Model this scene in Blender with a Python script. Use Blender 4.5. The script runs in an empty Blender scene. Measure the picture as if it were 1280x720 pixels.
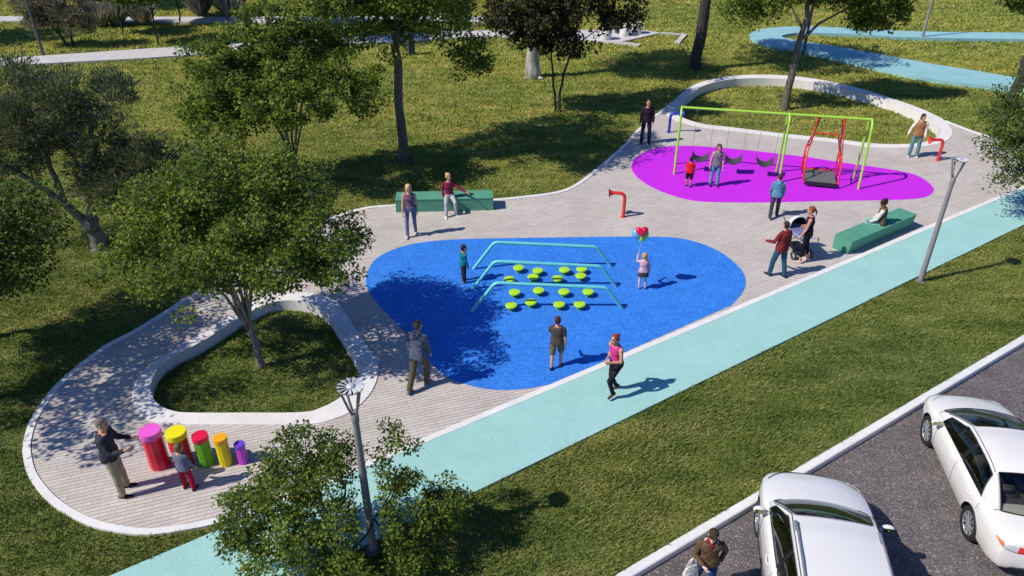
import bpy, bmesh, math, random
import numpy as np
from mathutils import Vector, Matrix, noise
from mathutils.geometry import tessellate_polygon
R = math.radians
SC = bpy.context.scene
COL = SC.collection
rng = np.random.default_rng(7)
random.seed(7)

# ---------------------------------------------------------------- camera and survey helpers
CAM_H, TILT, FPX = 10.4, R(31.0), 940.0          # metres, downward tilt, focal length in pixels of a 1280 px frame

def G(u, v, z=0.0):
    """point of the level z seen at photo pixel (u, v): used to survey the plan of the place"""
    x = (u - 640) / FPX; y = (v - 360) / FPX
    dz = -(math.cos(TILT) * y + math.sin(TILT)); dy = math.cos(TILT) - math.sin(TILT) * y
    t = (z - CAM_H) / dz
    return Vector((x * t, dy * t, z))

def G2(u, v, z=0.0):
    p = G(u, v, z); return (p.x, p.y)

# ---------------------------------------------------------------- objects
def tag(o, label=None, cat=None, group=None, kind=None):
    if label: o['label'] = label
    if cat: o['category'] = cat
    if group: o['group'] = group
    if kind: o['kind'] = kind
    return o

def thing(name, label, cat, loc=(0, 0, 0), rz=0.0, group=None):
    o = bpy.data.objects.new(name, None); COL.objects.link(o)
    o.location = loc; o.rotation_euler = (0, 0, rz); o.empty_display_size = 0.2
    return tag(o, label, cat, group)

class MB:
    """collects faces; build() links them as one mesh object"""
    def __init__(s): s.v = []; s.f = []; s.m = []
    def add(s, vs, fs, mi=0):
        o = len(s.v); s.v.extend([tuple(p) for p in vs])
        s.f.extend([tuple(i + o for i in f) for f in fs]); s.m.extend([mi] * len(fs)); return s
    def box(s, c, d, mi=0, rot=None):
        x, y, z = d[0] / 2, d[1] / 2, d[2] / 2
        vs = [Vector((a * x, b * y, e * z)) for e in (-1, 1) for b in (-1, 1) for a in (-1, 1)]
        if rot is not None: vs = [rot @ p for p in vs]
        vs = [p + Vector(c) for p in vs]
        return s.add(vs, [(0, 2, 3, 1), (4, 5, 7, 6), (0, 1, 5, 4), (2, 6, 7, 3), (0, 4, 6, 2), (1, 3, 7, 5)], mi)
    def tube(s, pts, r, n=8, mi=0, caps=True):
        pts = [Vector(p) for p in pts]; k = len(pts)
        rs = r if isinstance(r, (list, tuple)) else [r] * k
        T = []
        for i in range(k):
            a = pts[max(i - 1, 0)]; b = pts[min(i + 1, k - 1)]
            d = b - a
            T.append(d.normalized() if d.length > 1e-9 else Vector((0, 0, 1)))
        ref = Vector((0, 0, 1)) if abs(T[0].z) < .9 else Vector((1, 0, 0))
        u = T[0].cross(ref).normalized(); vs = []
        for i in range(k):
            u = (u - T[i] * u.dot(T[i])); u.normalize(); w = T[i].cross(u)
            for j in range(n):
                a = 2 * math.pi * j / n
                vs.append(pts[i] + (u * math.cos(a) + w * math.sin(a)) * rs[i])
        fs = [(i * n + j, i * n + (j + 1) % n, (i + 1) * n + (j + 1) % n, (i + 1) * n + j) for i in range(k - 1) for j in range(n)]
        if caps: fs += [tuple(range(n - 1, -1, -1)), tuple((k - 1) * n + j for j in range(n))]
        return s.add(vs, fs, mi)
    def lathe(s, prof, c=(0, 0, 0), n=24, mi=0, rot=None):
        vs = []; fs = []; k = len(prof)
        for r, z in prof:
            for j in range(n):
                a = 2 * math.pi * (j + .5) / n
                p = Vector((r * math.cos(a), r * math.sin(a), z))
                if rot is not None: p = rot @ p
                vs.append(p + Vector(c))
        fs = [(i * n + j, i * n + (j + 1) % n, (i + 1) * n + (j + 1) % n, (i + 1) * n + j) for i in range(k - 1) for j in range(n)]
        if prof[0][0] > 1e-6: fs.append(tuple(range(n - 1, -1, -1)))
        if prof[-1][0] > 1e-6: fs.append(tuple((k - 1) * n + j for j in range(n)))
        return s.add(vs, fs, mi)
    def prism(s, poly, z0, z1, holes=(), mi=0, bottom=False):
        loops = [[Vector((p[0], p[1], 0)) for p in L] for L in [poly, *holes]]
        flat = [p for L in loops for p in L]; n = len(flat)
        tris = tessellate_polygon(loops)
        fs = []
        for a, b, c in tris:
            ar = (flat[b] - flat[a]).cross(flat[c] - flat[a]).z
            fs.append((a, b, c) if ar > 0 else (a, c, b))
        vs = [(p.x, p.y, z1) for p in flat] + [(p.x, p.y, z0) for p in flat]
        o = 0
        for li, L in enumerate(loops):
            k = len(L); ar = sum(L[i].x * L[(i + 1) % k].y - L[(i + 1) % k].x * L[i].y for i in range(k))
            flip = (ar > 0) == (li == 0)
            for i in range(k):
                a, b = o + i, o + (i + 1) % k
                fs.append((a, a + n, b + n, b) if flip else (a, b, b + n, a + n))
            o += k
        if bottom: fs += [(c + n, b + n, a + n) for a, b, c in fs[:len(tris)]]
        return s.add(vs, fs, mi)
    def ribbon(s, pts, w, z0, z1, side=0.0, closed=False, mi=0):
        """kerb-like bar along a plan polyline: width w, shifted sideways by side"""
        pts = [Vector((p[0], p[1])) for p in pts]; k = len(pts); L = []
        for i in range(k):
            a = pts[(i - 1) % k] if closed else pts[max(i - 1, 0)]
            b = pts[(i + 1) % k] if closed else pts[min(i + 1, k - 1)]
            d = (b - a).normalized(); nrm = Vector((-d.y, d.x))
            L.append((pts[i] + nrm * (side - w / 2), pts[i] + nrm * (side + w / 2)))
        vs = []
        for p, q in L: vs += [(p.x, p.y, z1), (q.x, q.y, z1), (q.x, q.y, z0), (p.x, p.y, z0)]
        fs = []
        for i in range(k if closed else k - 1):
            a = 4 * i; b = 4 * ((i + 1) % k)
            for j in range(4): fs.append((a + j, b + j, b + (j + 1) % 4, a + (j + 1) % 4))
        if not closed: fs += [(0, 1, 2, 3), tuple(4 * (k - 1) + j for j in (3, 2, 1, 0))]
        return s.add(vs, fs, mi)
    def build(s, name, mats, parent=None, smooth=False, bevel=0.0, loc=None):
        me = bpy.data.meshes.new(name); me.from_pydata(s.v, [], s.f)
        mats = mats if isinstance(mats, (list, tuple)) else [mats]
        for m in mats: me.materials.append(m)
        if len(mats) > 1: me.polygons.foreach_set('material_index', s.m)
        bm = bmesh.new(); bm.from_mesh(me)
        bmesh.ops.recalc_face_normals(bm, faces=bm.faces)
        if bevel: bmesh.ops.bevel(bm, geom=[e for e in bm.edges if len(e.link_faces) == 2 and e.calc_face_angle(0) > .5], offset=bevel, segments=2, affect='EDGES', clamp_overlap=True)
        bm.to_mesh(me); bm.free()
        if smooth:
            me.polygons.foreach_set('use_smooth', [True] * len(me.polygons))
            if smooth != 'all': me.set_sharp_from_angle(angle=R(40))
        o = bpy.data.objects.new(name, me); COL.objects.link(o)
        if parent: o.parent = parent
        if loc is not None: o.location = loc
        return o

def fast_mesh(name, verts, faces, mat, parent=None, smooth=False):
    """large mesh of equal-size faces from numpy arrays"""
    me = bpy.data.meshes.new(name); nv = len(verts); nf, k = faces.shape
    me.vertices.add(nv); me.vertices.foreach_set('co', np.ascontiguousarray(verts, dtype=np.float32).ravel())
    me.loops.add(nf * k); me.loops.foreach_set('vertex_index', np.ascontiguousarray(faces, dtype=np.int32).ravel())
    me.polygons.add(nf); me.polygons.foreach_set('loop_start', np.arange(0, nf * k, k, dtype=np.int32))
    me.update(calc_edges=True); me.validate()
    if smooth: me.polygons.foreach_set('use_smooth', [True] * nf)
    me.materials.append(mat)
    o = bpy.data.objects.new(name, me); COL.objects.link(o)
    if parent: o.parent = parent
    return o

def spline(pts, sub=6, closed=False):
    """Catmull-Rom through plan points"""
    P = [Vector((p[0], p[1])) for p in pts]; k = len(P); out = []
    for i in range(k if closed else k - 1):
        g = lambda j: P[j % k] if closed else P[min(max(j, 0), k - 1)]
        p0, p1, p2, p3 = g(i - 1), g(i), g(i + 1), g(i + 2)
        for s in range(sub):
            t = s / sub
            q = .5 * ((2 * p1) + (p2 - p0) * t + (2 * p0 - 5 * p1 + 4 * p2 - p3) * t * t + (3 * p1 - p0 - 3 * p2 + p3) * t ** 3)
            out.append((q.x, q.y))
    if not closed: out.append((P[-1].x, P[-1].y))
    return out

# ---------------------------------------------------------------- materials
def mat(name, build=None):
    m = bpy.data.materials.new(name); m.use_nodes = True
    return m, m.node_tree.nodes, m.node_tree.links, m.node_tree.nodes['Principled BSDF']

def lin(*c):
    return tuple(((x / 255) / 12.92 if x / 255 <= .04045 else ((x / 255 + .055) / 1.055) ** 2.4) for x in c) + (1.0,)

def pm(name, col, rough=.6, metal=0.0, var=.12, scale=6.0, bump=0.0, bscale=60.0, spec=.5, coat=0.0, detail=4.0):
    """paint / cloth / stone: base colour with soft blotches, roughness break-up and optional fine bump"""
    m, N, L, b = mat(name)
    col = tuple(col) if len(col) == 4 else tuple(col) + (1.0,)
    b.inputs['Metallic'].default_value = metal; b.inputs['Specular IOR Level'].default_value = spec
    if coat: b.inputs['Coat Weight'].default_value = coat; b.inputs['Coat Roughness'].default_value = .04
    tc = N.new('ShaderNodeTexCoord'); n = N.new('ShaderNodeTexNoise')
    n.inputs['Scale'].default_value = scale; n.inputs['Detail'].default_value = detail
    L.new(tc.outputs['Object'], n.inputs['Vector'])
    r = N.new('ShaderNodeValToRGB'); r.color_ramp.elements[0].position = .3; r.color_ramp.elements[1].position = .7
    r.color_ramp.elements[0].color = tuple(c * (1 - var) for c in col[:3]) + (1,)
    r.color_ramp.elements[1].color = tuple(min(1, c * (1 + var)) for c in col[:3]) + (1,)
    L.new(n.outputs['Fac'], r.inputs['Fac']); L.new(r.outputs['Color'], b.inputs['Base Color'])
    mr = N.new('ShaderNodeMapRange'); mr.inputs['To Min'].default_value = max(.02, rough - .08); mr.inputs['To Max'].default_value = min(1, rough + .08)
    L.new(n.outputs['Fac'], mr.inputs['Value']); L.new(mr.outputs['Result'], b.inputs['Roughness'])
    if bump:
        n2 = N.new('ShaderNodeTexNoise'); n2.inputs['Scale'].default_value = bscale; n2.inputs['Detail'].default_value = 3
        L.new(tc.outputs['Object'], n2.inputs['Vector'])
        bp = N.new('ShaderNodeBump'); bp.inputs['Strength'].default_value = bump; bp.inputs['Distance'].default_value = .02
        L.new(n2.outputs['Fac'], bp.inputs['Height']); L.new(bp.outputs['Normal'], b.inputs['Normal'])
    return m

def ramp(N, stops):
    r = N.new('ShaderNodeValToRGB'); e = r.color_ramp.elements
    e[0].position, e[0].color = stops[0]; e[1].position, e[1].color = stops[-1]
    for p, c in stops[1:-1]:
        x = e.new(p); x.color = c
    return r

def mixc(N, L, a, b, f, mode='MIX'):
    x = N.new('ShaderNodeMix'); x.data_type = 'RGBA'; x.blend_type = mode
    for sock, val in ((x.inputs[0], f), (x.inputs[6], a), (x.inputs[7], b)):
        if hasattr(val, 'is_output') or hasattr(val, 'links'): L.new(val, sock)
        else: sock.default_value = val
    return x.outputs[2]

def tex(N, L, kind, vec, **kw):
    n = N.new(kind)
    for k, v in kw.items(): n.inputs[k].default_value = v
    L.new(vec, n.inputs['Vector']); return n

def bumped(N, L, b, height, strength, dist):
    bp = N.new('ShaderNodeBump'); bp.inputs['Strength'].default_value = strength; bp.inputs['Distance'].default_value = dist
    L.new(height, bp.inputs['Height']); L.new(bp.outputs['Normal'], b.inputs['Normal'])

def lawn_colour(N, L, island=True):
    """turf colour laid out over the ground: mown streaks, olive and yellowish patches, per-blade spread"""
    g = N.new('ShaderNodeNewGeometry'); pos = g.outputs['Position']
    mp = N.new('ShaderNodeMapping'); mp.inputs['Scale'].default_value = (.55, 1.5, 1.0); mp.inputs['Rotation'].default_value = (0, 0, R(-12))
    L.new(pos, mp.inputs['Vector'])
    n1 = tex(N, L, 'ShaderNodeTexNoise', mp.outputs['Vector'], Scale=1.1, Detail=6.0, Roughness=.62)
    r1 = ramp(N, [(.30, (.124, .164, .042, 1)), (.47, (.202, .248, .063, 1)), (.60, (.282, .304, .094, 1)), (.74, (.365, .358, .145, 1))])
    L.new(n1.outputs['Fac'], r1.inputs['Fac'])
    n2 = tex(N, L, 'ShaderNodeTexNoise', pos, Scale=.12, Detail=2.0)
    r2 = ramp(N, [(.35, (.82, .90, .86, 1)), (.65, (1.16, 1.08, 1.03, 1))]); L.new(n2.outputs['Fac'], r2.inputs['Fac'])
    c = mixc(N, L, r1.outputs['Color'], r2.outputs['Color'], 1.0, 'MULTIPLY')
    sep = N.new('ShaderNodeSeparateXYZ'); L.new(pos, sep.inputs['Vector'])          # farther lawn is yellower, and painted lighter for sun on its slope
    mr = N.new('ShaderNodeMapRange'); mr.inputs['From Min'].default_value = 14; mr.inputs['From Max'].default_value = 40
    L.new(sep.outputs['Y'], mr.inputs['Value'])
    c = mixc(N, L, c, mixc(N, L, c, (1.54, 1.38, 1.18, 1), 1.0, 'MULTIPLY'), mr.outputs['Result'])
    if island:
        ri = ramp(N, [(0, (.70, .75, .68, 1)), (.75, (1.06, 1.06, 1.04, 1)), (.92, (1.35, 1.28, 1.35, 1)), (1, (1.65, 1.52, 1.9, 1))])
        L.new(g.outputs['Random Per Island'], ri.inputs['Fac'])
        c = mixc(N, L, c, ri.outputs['Color'], 1.0, 'MULTIPLY')
    return c, pos

M = {}
def make_setting_materials():
    # turf soil under the blades
    m, N, L, b = mat('turf'); c, pos = lawn_colour(N, L, False)
    n = tex(N, L, 'ShaderNodeTexNoise', pos, Scale=14.0, Detail=6.0, Roughness=.7)
    r = ramp(N, [(.34, (.45, .5, .42, 1)), (.62, (1.06, 1.05, 1.02, 1))]); L.new(n.outputs['Fac'], r.inputs['Fac'])
    L.new(mixc(N, L, c, r.outputs['Color'], 1.0, 'MULTIPLY'), b.inputs['Base Color'])
    b.inputs['Roughness'].default_value = .95; b.inputs['Specular IOR Level'].default_value = .1
    bumped(N, L, b, n.outputs['Fac'], .9, .08); M['turf'] = m
    m, N, L, b = mat('grass_blades'); c, pos = lawn_colour(N, L, True)
    L.new(c, b.inputs['Base Color']); b.inputs['Roughness'].default_value = .75; b.inputs['Specular IOR Level'].default_value = .15
    tr = N.new('ShaderNodeBsdfTranslucent'); L.new(c, tr.inputs['Color'])
    mx = N.new('ShaderNodeMixShader'); mx.inputs[0].default_value = .25
    L.new(b.outputs[0], mx.inputs[1]); L.new(tr.outputs[0], mx.inputs[2]); L.new(mx.outputs[0], N['Material Output'].inputs['Surface']); M['blade'] = m
    # strip pavers
    m, N, L, b = mat('strip_pavers'); tc = N.new('ShaderNodeTexCoord')
    mp = N.new('ShaderNodeMapping'); mp.inputs['Rotation'].default_value = (0, 0, R(-19)); L.new(tc.outputs['Object'], mp.inputs['Vector'])
    br = tex(N, L, 'ShaderNodeTexBrick', mp.outputs['Vector'], Scale=1.0); br.offset = .5
    br.inputs['Brick Width'].default_value = .30; br.inputs['Row Height'].default_value = .092; br.inputs['Mortar Size'].default_value = .0022
    br.inputs['Mortar Smooth'].default_value = .4; br.inputs['Bias'].default_value = 0
    br.inputs['Color1'].default_value = (.535, .492, .45, 1); br.inputs['Color2'].default_value = (.605, .562, .52, 1); br.inputs['Mortar'].default_value = (.27, .235, .22, 1)
    n = tex(N, L, 'ShaderNodeTexNoise', tc.outputs['Object'], Scale=.7, Detail=5.0, Roughness=.6)
    r = ramp(N, [(.3, (.88, .87, .86, 1)), (.7, (1.06, 1.05, 1.05, 1))]); L.new(n.outputs['Fac'], r.inputs['Fac'])
    n2 = tex(N, L, 'ShaderNodeTexNoise', tc.outputs['Object'], Scale=30.0, Detail=4.0)
    r2 = ramp(N, [(.3, (.86, .86, .86, 1)), (.7, (1.1, 1.1, 1.1, 1))]); L.new(n2.outputs['Fac'], r2.inputs['Fac'])
    c = mixc(N, L, mixc(N, L, br.outputs['Color'], r.outputs['Color'], 1.0, 'MULTIPLY'), r2.outputs['Color'], 1.0, 'MULTIPLY')
    sp = N.new('ShaderNodeSeparateXYZ'); L.new(mp.outputs['Vector'], sp.inputs['Vector'])      # open joints between the rows
    dv = N.new('ShaderNodeMath'); dv.operation = 'DIVIDE'; dv.inputs[1].default_value = .092; L.new(sp.outputs['Y'], dv.inputs[0])
    fc = N.new('ShaderNodeMath'); fc.operation = 'FRACT'; L.new(dv.outputs[0], fc.inputs[0])
    rj = ramp(N, [(0, (.54, .52, .51, 1)), (.09, (.66, .64, .63, 1)), (.18, (1, 1, 1, 1)), (.93, (1.03, 1.03, 1.03, 1)), (1, (.54, .52, .51, 1))]); L.new(fc.outputs[0], rj.inputs['Fac'])
    c = mixc(N, L, c, rj.outputs['Color'], 1.0, 'MULTIPLY')
    L.new(c, b.inputs['Base Color']); b.inputs['Roughness'].default_value = .85; b.inputs['Specular IOR Level'].default_value = .2
    inv = N.new('ShaderNodeMath'); inv.operation = 'SUBTRACT'; inv.inputs[0].default_value = 1; L.new(br.outputs['Fac'], inv.inputs[1])
    bumped(N, L, b, inv.outputs[0], .5, .01); M['paver'] = m
    # coloured surfaces with a crumb texture
    def crumb(name, col, rough, sc, amt, bump, spec=.3, blot=.07, tiles=0):
        m, N, L, b = mat(name); tc = N.new('ShaderNodeTexCoord')
        v = tex(N, L, 'ShaderNodeTexVoronoi', tc.outputs['Object'], Scale=sc)
        sp = N.new('ShaderNodeSeparateColor'); L.new(v.outputs['Color'], sp.inputs['Color'])
        r = ramp(N, [(0, tuple(c * (1 - amt) for c in col) + (1,)), (1, tuple(min(1, c * (1 + amt)) for c in col) + (1,))])
        L.new(sp.outputs[0], r.inputs['Fac'])
        n = tex(N, L, 'ShaderNodeTexNoise', tc.outputs['Object'], Scale=1.3, Detail=6.0, Roughness=.65)
        r2 = ramp(N, [(.3, (1 - blot,) * 3 + (1,)), (.7, (1 + blot,) * 3 + (1,))]); L.new(n.outputs['Fac'], r2.inputs['Fac'])
        c = mixc(N, L, r.outputs['Color'], r2.outputs['Color'], 1.0, 'MULTIPLY')
        if tiles:                                    # laid in square tiles with a slight tone from tile to tile
            br = tex(N, L, 'ShaderNodeTexBrick', tc.outputs['Object'], Scale=1.0); br.offset = .5
            br.inputs['Brick Width'].default_value = tiles; br.inputs['Row Height'].default_value = tiles; br.inputs['Mortar Size'].default_value = .006
            br.inputs['Color1'].default_value = (.95, .95, .95, 1); br.inputs['Color2'].default_value = (1.05, 1.05, 1.05, 1); br.inputs['Mortar'].default_value = (.80, .80, .82, 1)
            c = mixc(N, L, c, br.outputs['Color'], 1.0, 'MULTIPLY')
        L.new(c, b.inputs['Base Color'])
        b.inputs['Roughness'].default_value = rough; b.inputs['Specular IOR Level'].default_value = spec
        if bump: bumped(N, L, b, v.outputs['Distance'], bump, .012)
        return m
    M['blue_rubber'] = crumb('blue_rubber', (.034, .205, .70), .8, 34, .26, .35, .25, .07, .25)
    M['magenta_rubber'] = crumb('magenta_rubber', (.55, .022, .70), .75, 60, .05, .1, .25, .03)
    M['path'] = crumb('turquoise_coating', (.335, .585, .545), .85, 55, .09, .25, .2, .06)
    M['far_path'] = crumb('light_blue_coating', (.27, .51, .535), .85, 40, .10, .2, .2, .09)
    M['concrete'] = crumb('pale_concrete', (.74, .715, .69), .8, 30, .06, .15, .25, .09)
    M['kerb'] = crumb('white_kerb', (.74, .73, .71), .7, 25, .05, .15, .25, .08)
    M['far_pavement'] = crumb('pale_pavement', (.54, .525, .51), .85, 20, .08, .1, .2, .08)
    # asphalt
    m, N, L, b = mat('asphalt'); tc = N.new('ShaderNodeTexCoord')
    v = tex(N, L, 'ShaderNodeTexVoronoi', tc.outputs['Object'], Scale=60.0)
    sp = N.new('ShaderNodeSeparateColor'); L.new(v.outputs['Color'], sp.inputs['Color'])
    r = ramp(N, [(0, (.085, .075, .075, 1)), (.62, (.15, .135, .132, 1)), (.86, (.225, .20, .192, 1)), (1, (.44, .40, .38, 1))]); L.new(sp.outputs[0], r.inputs['Fac'])
    n = tex(N, L, 'ShaderNodeTexNoise', tc.outputs['Object'], Scale=1.6, Detail=7.0, Roughness=.7)
    r2 = ramp(N, [(.3, (.74, .74, .76, 1)), (.7, (1.22, 1.2, 1.18, 1))]); L.new(n.outputs['Fac'], r2.inputs['Fac'])
    L.new(mixc(N, L, r.outputs['Color'], r2.outputs['Color'], 1.0, 'MULTIPLY'), b.inputs['Base Color'])
    b.inputs['Roughness'].default_value = .85; bumped(N, L, b, v.outputs['Distance'], .8, .02); M['asphalt'] = m
    # foliage kinds
    def leaf(name, dark, mid, light, trans=.35):
        m, N, L, b = mat(name); g = N.new('ShaderNodeNewGeometry')
        r = ramp(N, [(0, dark), (.55, mid), (1, light)]); L.new(g.outputs['Random Per Island'], r.inputs['Fac'])
        n = tex(N, L, 'ShaderNodeTexNoise', g.outputs['Position'], Scale=1.1, Detail=2.0)
        r2 = ramp(N, [(.35, (.7, .75, .75, 1)), (.65, (1.3, 1.22, 1.05, 1))]); L.new(n.outputs['Fac'], r2.inputs['Fac'])
        c = mixc(N, L, r.outputs['Color'], r2.outputs['Color'], 1.0, 'MULTIPLY')
        L.new(c, b.inputs['Base Color']); b.inputs['Roughness'].default_value = .6; b.inputs['Specular IOR Level'].default_value = .2
        tr = N.new('ShaderNodeBsdfTranslucent'); L.new(c, tr.inputs['Color'])
        mx = N.new('ShaderNodeMixShader'); mx.inputs[0].default_value = trans
        L.new(b.outputs[0], mx.inputs[1]); L.new(tr.outputs[0], mx.inputs[2]); L.new(mx.outputs[0], N['Material Output'].inputs['Surface'])
        return m
    M['leaf_green'] = leaf('leaf_green', (.056, .10, .014, 1), (.152, .228, .034, 1), (.315, .395, .07, 1), .48)
    M['leaf_dark'] = leaf('leaf_dark', (.042, .077, .014, 1), (.10, .158, .028, 1), (.21, .275, .058, 1))
    M['leaf_olive'] = leaf('leaf_olive', (.055, .076, .032, 1), (.13, .16, .075, 1), (.31, .335, .19, 1), .25)
    M['leaf_maroon'] = leaf('leaf_maroon', (.024, .030, .011, 1), (.048, .058, .018, 1), (.105, .072, .032, 1), .35)
    M['leaf_grey'] = leaf('leaf_grey', (.12, .12, .085, 1), (.26, .25, .18, 1), (.46, .42, .32, 1), .3)
    M['leaf_strap'] = leaf('leaf_strap', (.15, .16, .13, 1), (.34, .34, .29, 1), (.60, .56, .48, 1), .3)
    def bark(name, c1, c2, sc=9):
        m, N, L, b = mat(name); tc = N.new('ShaderNodeTexCoord')
        mp = N.new('ShaderNodeMapping'); mp.inputs['Scale'].default_value = (1, 1, .22); L.new(tc.outputs['Object'], mp.inputs['Vector'])
        n = tex(N, L, 'ShaderNodeTexNoise', mp.outputs['Vector'], Scale=float(sc) * 2, Detail=7.0, Roughness=.7)
        r = ramp(N, [(.35, c1), (.65, c2)]); L.new(n.outputs['Fac'], r.inputs['Fac']); L.new(r.outputs['Color'], b.inputs['Base Color'])
        b.inputs['Roughness'].default_value = .9; bumped(N, L, b, n.outputs['Fac'], 1.0, .05); return m
    M['bark'] = bark('bark_brown', (.085, .075, .058, 1), (.21, .19, .15, 1))
    M['bark_dark'] = bark('bark_dark', (.022, .02, .018, 1), (.065, .06, .055, 1))
    M['bark_pale'] = bark('bark_pale', (.15, .13, .11, 1), (.64, .60, .54, 1), 2)
    M['bark_grey'] = bark('bark_grey', (.14, .12, .10, 1), (.36, .32, .275, 1))
    # metals and paints
    M['lamp_grey'] = pm('lamp_grey', (.27, .255, .25), .45, .0, .06, 4, .05)
    M['lamp_dark'] = pm('lamp_dark', (.10, .10, .105), .5, 0, .06)
    M['galv'] = pm('light_metal', (.52, .53, .55), .45, .0, .05)
    M['lime'] = pm('lime_paint', (.37, .68, .06), .35, 0, .05, 3, coat=.3)
    M['red'] = pm('red_paint', (.72, .028, .022), .35, 0, .06, 3, coat=.3)
    M['navy'] = pm('blue_paint', (.015, .03, .42), .4, 0, .06, 3)
    M['aqua'] = pm('aqua_paint', (.15, .60, .60), .4, 0, .05, 3)
    M['pod'] = pm('lime_rubber', (.42, .72, .02), .55, 0, .05, 5)
    M['bench'] = pm('green_bench', (.085, .305, .20), .75, 0, .09, 3, .06, 40)
    M['black'] = pm('black_rubber', (.018, .018, .02), .6, 0, .1)
    M['plate'] = pm('grey_tread_plate', (.17, .175, .165), .55, .2, .12, 20, .3, 90)
    M['chain'] = pm('steel_chain', (.30, .31, .33), .4, .7, .05)
# ---------------------------------------------------------------- the plan
PLAZA_Z, PATH_Z = 0.03, 0.05
def px(*pts, z=0.0): return [G2(u, v, z) for u, v in pts]
KERB_A, KERB_B = Vector(G2(770, 718.5)), Vector(G2(1280, 418))       # lawn edge of the parking kerb
PATH_T = (Vector(G2(150, 717)), Vector(G2(1280, 236.5)))             # plaza side of the turquoise path
PATH_B = (Vector(G2(440, 692)), Vector(G2(1280, 282)))               # lawn side of it
def stretch(ab, s0, s1):
    d = (ab[1] - ab[0]).normalized(); return ab[0] - d * s0, ab[1] + d * s1
plaza_left = px((318, 641), (285, 649), (250, 657.5), (187, 666.5), (133, 660), (100, 648), (67, 627), (43, 598), (35, 573), (35, 553), (43, 527), (60, 500), (77, 480), (100, 460), (133, 435), (167, 417), (200, 397), (237, 373), (300, 336), (360, 299), (410, 276), (455, 262), (495, 258), (560, 254), (617, 251), (650, 248), (707, 239), (744, 215), (782, 182), (799, 163), (827, 140), (840, 130))
ring_r_out = px((833, 140), (842, 127), (861, 111), (882, 102), (914, 96), (951, 94.5), (989, 96), (1032, 102), (1076, 112), (1114, 124), (1148, 136), (1176, 149), (1187, 160), (1190, 168), (1183, 177), (1164, 183), (1132, 186), (1089, 185), (1039, 178.5), (976, 172), (914, 164.5), (876, 160), (851, 153.5), (836, 147))
ring_r_in = px((845, 139), (852, 130), (867, 116), (883, 107), (914, 100.5), (951, 99), (989, 100.8), (1032, 106.8), (1076, 117.5), (1114, 129), (1145, 141), (1166, 153), (1175, 163), (1173, 171), (1158, 178), (1132, 181.5), (1089, 180.5), (1039, 174.5), (976, 168), (914, 160.5), (880, 156.5), (857, 150), (847, 144.5))
ring_l_out = px((166, 492), (167, 506), (176, 519), (192, 529), (222, 532.5), (300, 533), (382, 532.5), (414, 527), (443, 514), (464, 492), (473, 469), (472, 453), (461, 437), (440, 405), (424, 382), (403, 371), (377, 367), (351, 369), (322, 376), (282, 400), (229, 432), (197, 452), (176, 470))
ring_l_in = px((189, 482), (190, 494), (198, 507), (216, 515.5), (240, 518), (308, 518), (377, 517.5), (401, 512), (424, 500), (443, 482), (451, 465), (447, 455), (427, 421), (411, 397), (396, 384.5), (374, 378.5), (351, 378), (329, 384), (298, 400), (256, 427), (216, 448), (198, 463))
blue_l = px((712, 471.8), (694, 480), (660, 487), (634, 489), (604, 487), (577, 480), (560, 473), (542, 458), (527, 440), (494, 403), (470, 378), (459, 361), (458, 347), (467, 328), (487, 315), (517, 306), (560, 301), (627, 299), (727, 297.6), (794, 297), (845, 298.5), (880, 307), (906, 320), (926, 338), (932, 353), (928, 367), (914, 383))
mag = px((789, 210), (794, 199), (811, 189), (836, 184), (867, 183.5), (905, 186), (955, 191), (1005, 197), (1055, 204.5), (1108, 212), (1142, 219), (1160, 229), (1167, 238), (1160, 246), (1139, 250), (1092, 251.5), (1030, 252.5), (967, 254), (905, 254), (867, 252), (836, 244), (811, 233), (796, 222))
RLo, RLi = spline(ring_l_out, 5, True), spline(ring_l_in, 5, True)
RRo, RRi = spline(ring_r_out, 5, True), spline(ring_r_in, 5, True)
PL = spline(plaza_left, 5)
PR = spline(px((1181, 152), (1200, 159.5), (1222, 167.5), (1300, 191)), 4)
mid_r = px((838, 131.5), (846, 124), (864, 113), (883, 105), (914, 98.5), (951, 97), (989, 98.5), (1032, 104.5), (1076, 115), (1114, 126.5), (1146, 138.5), (1171, 150.5))
d = (PATH_T[1] - PATH_T[0]).normalized()
def on_path(u, v):
    p = Vector(G2(u, v)); return PATH_T[0] + d * (p - PATH_T[0]).dot(d)
nrm = Vector((-d.y, d.x))
pe0 = on_path(318, 641) + nrm * .06; pe1 = on_path(1420, 176) + nrm * .06
PLAZA = [tuple(pe0)] + PL[1:-1] + spline(mid_r, 4) + PR + [tuple(on_path(1420, 176) + nrm * 1.2), tuple(pe1)]
BLUE = spline(blue_l, 5)
# the blue surface runs into the kerb strip: close it along the strip
BLUE = [p for p in BLUE if (Vector(p) - PATH_T[0]).dot(nrm) > .12]
MAG = spline(mag, 5, True)
HOLE_L = spline([tuple(Vector(p)) for p in ring_l_in], 5, True); HOLE_R = RRi
pt0, pt1 = stretch(PATH_T, 30, 45); pb0, pb1 = stretch(PATH_B, 24, 45)
PATH = [tuple(pb0), tuple(pb1), tuple(pt1), tuple(pt0)]
kd = (KERB_B - KERB_A).normalized(); kn = Vector((kd.y, -kd.x))       # towards the road
k0, k1 = KERB_A - kd * 300, KERB_B + kd * 300
W_K, ROAD_Z = .17, -.12

def grow(loop, dd):
    """loop moved outwards by dd (plan polygon)"""
    P = [Vector(p) for p in loop]; k = len(P); out = []
    ar = sum(P[i].x * P[(i + 1) % k].y - P[(i + 1) % k].x * P[i].y for i in range(k))
    for i in range(k):
        t = (P[(i + 1) % k] - P[i - 1]).normalized(); n = Vector((t.y, -t.x)) * (1 if ar > 0 else -1)
        q = P[i] + n * dd; out.append((q.x, q.y))
    return out

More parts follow.
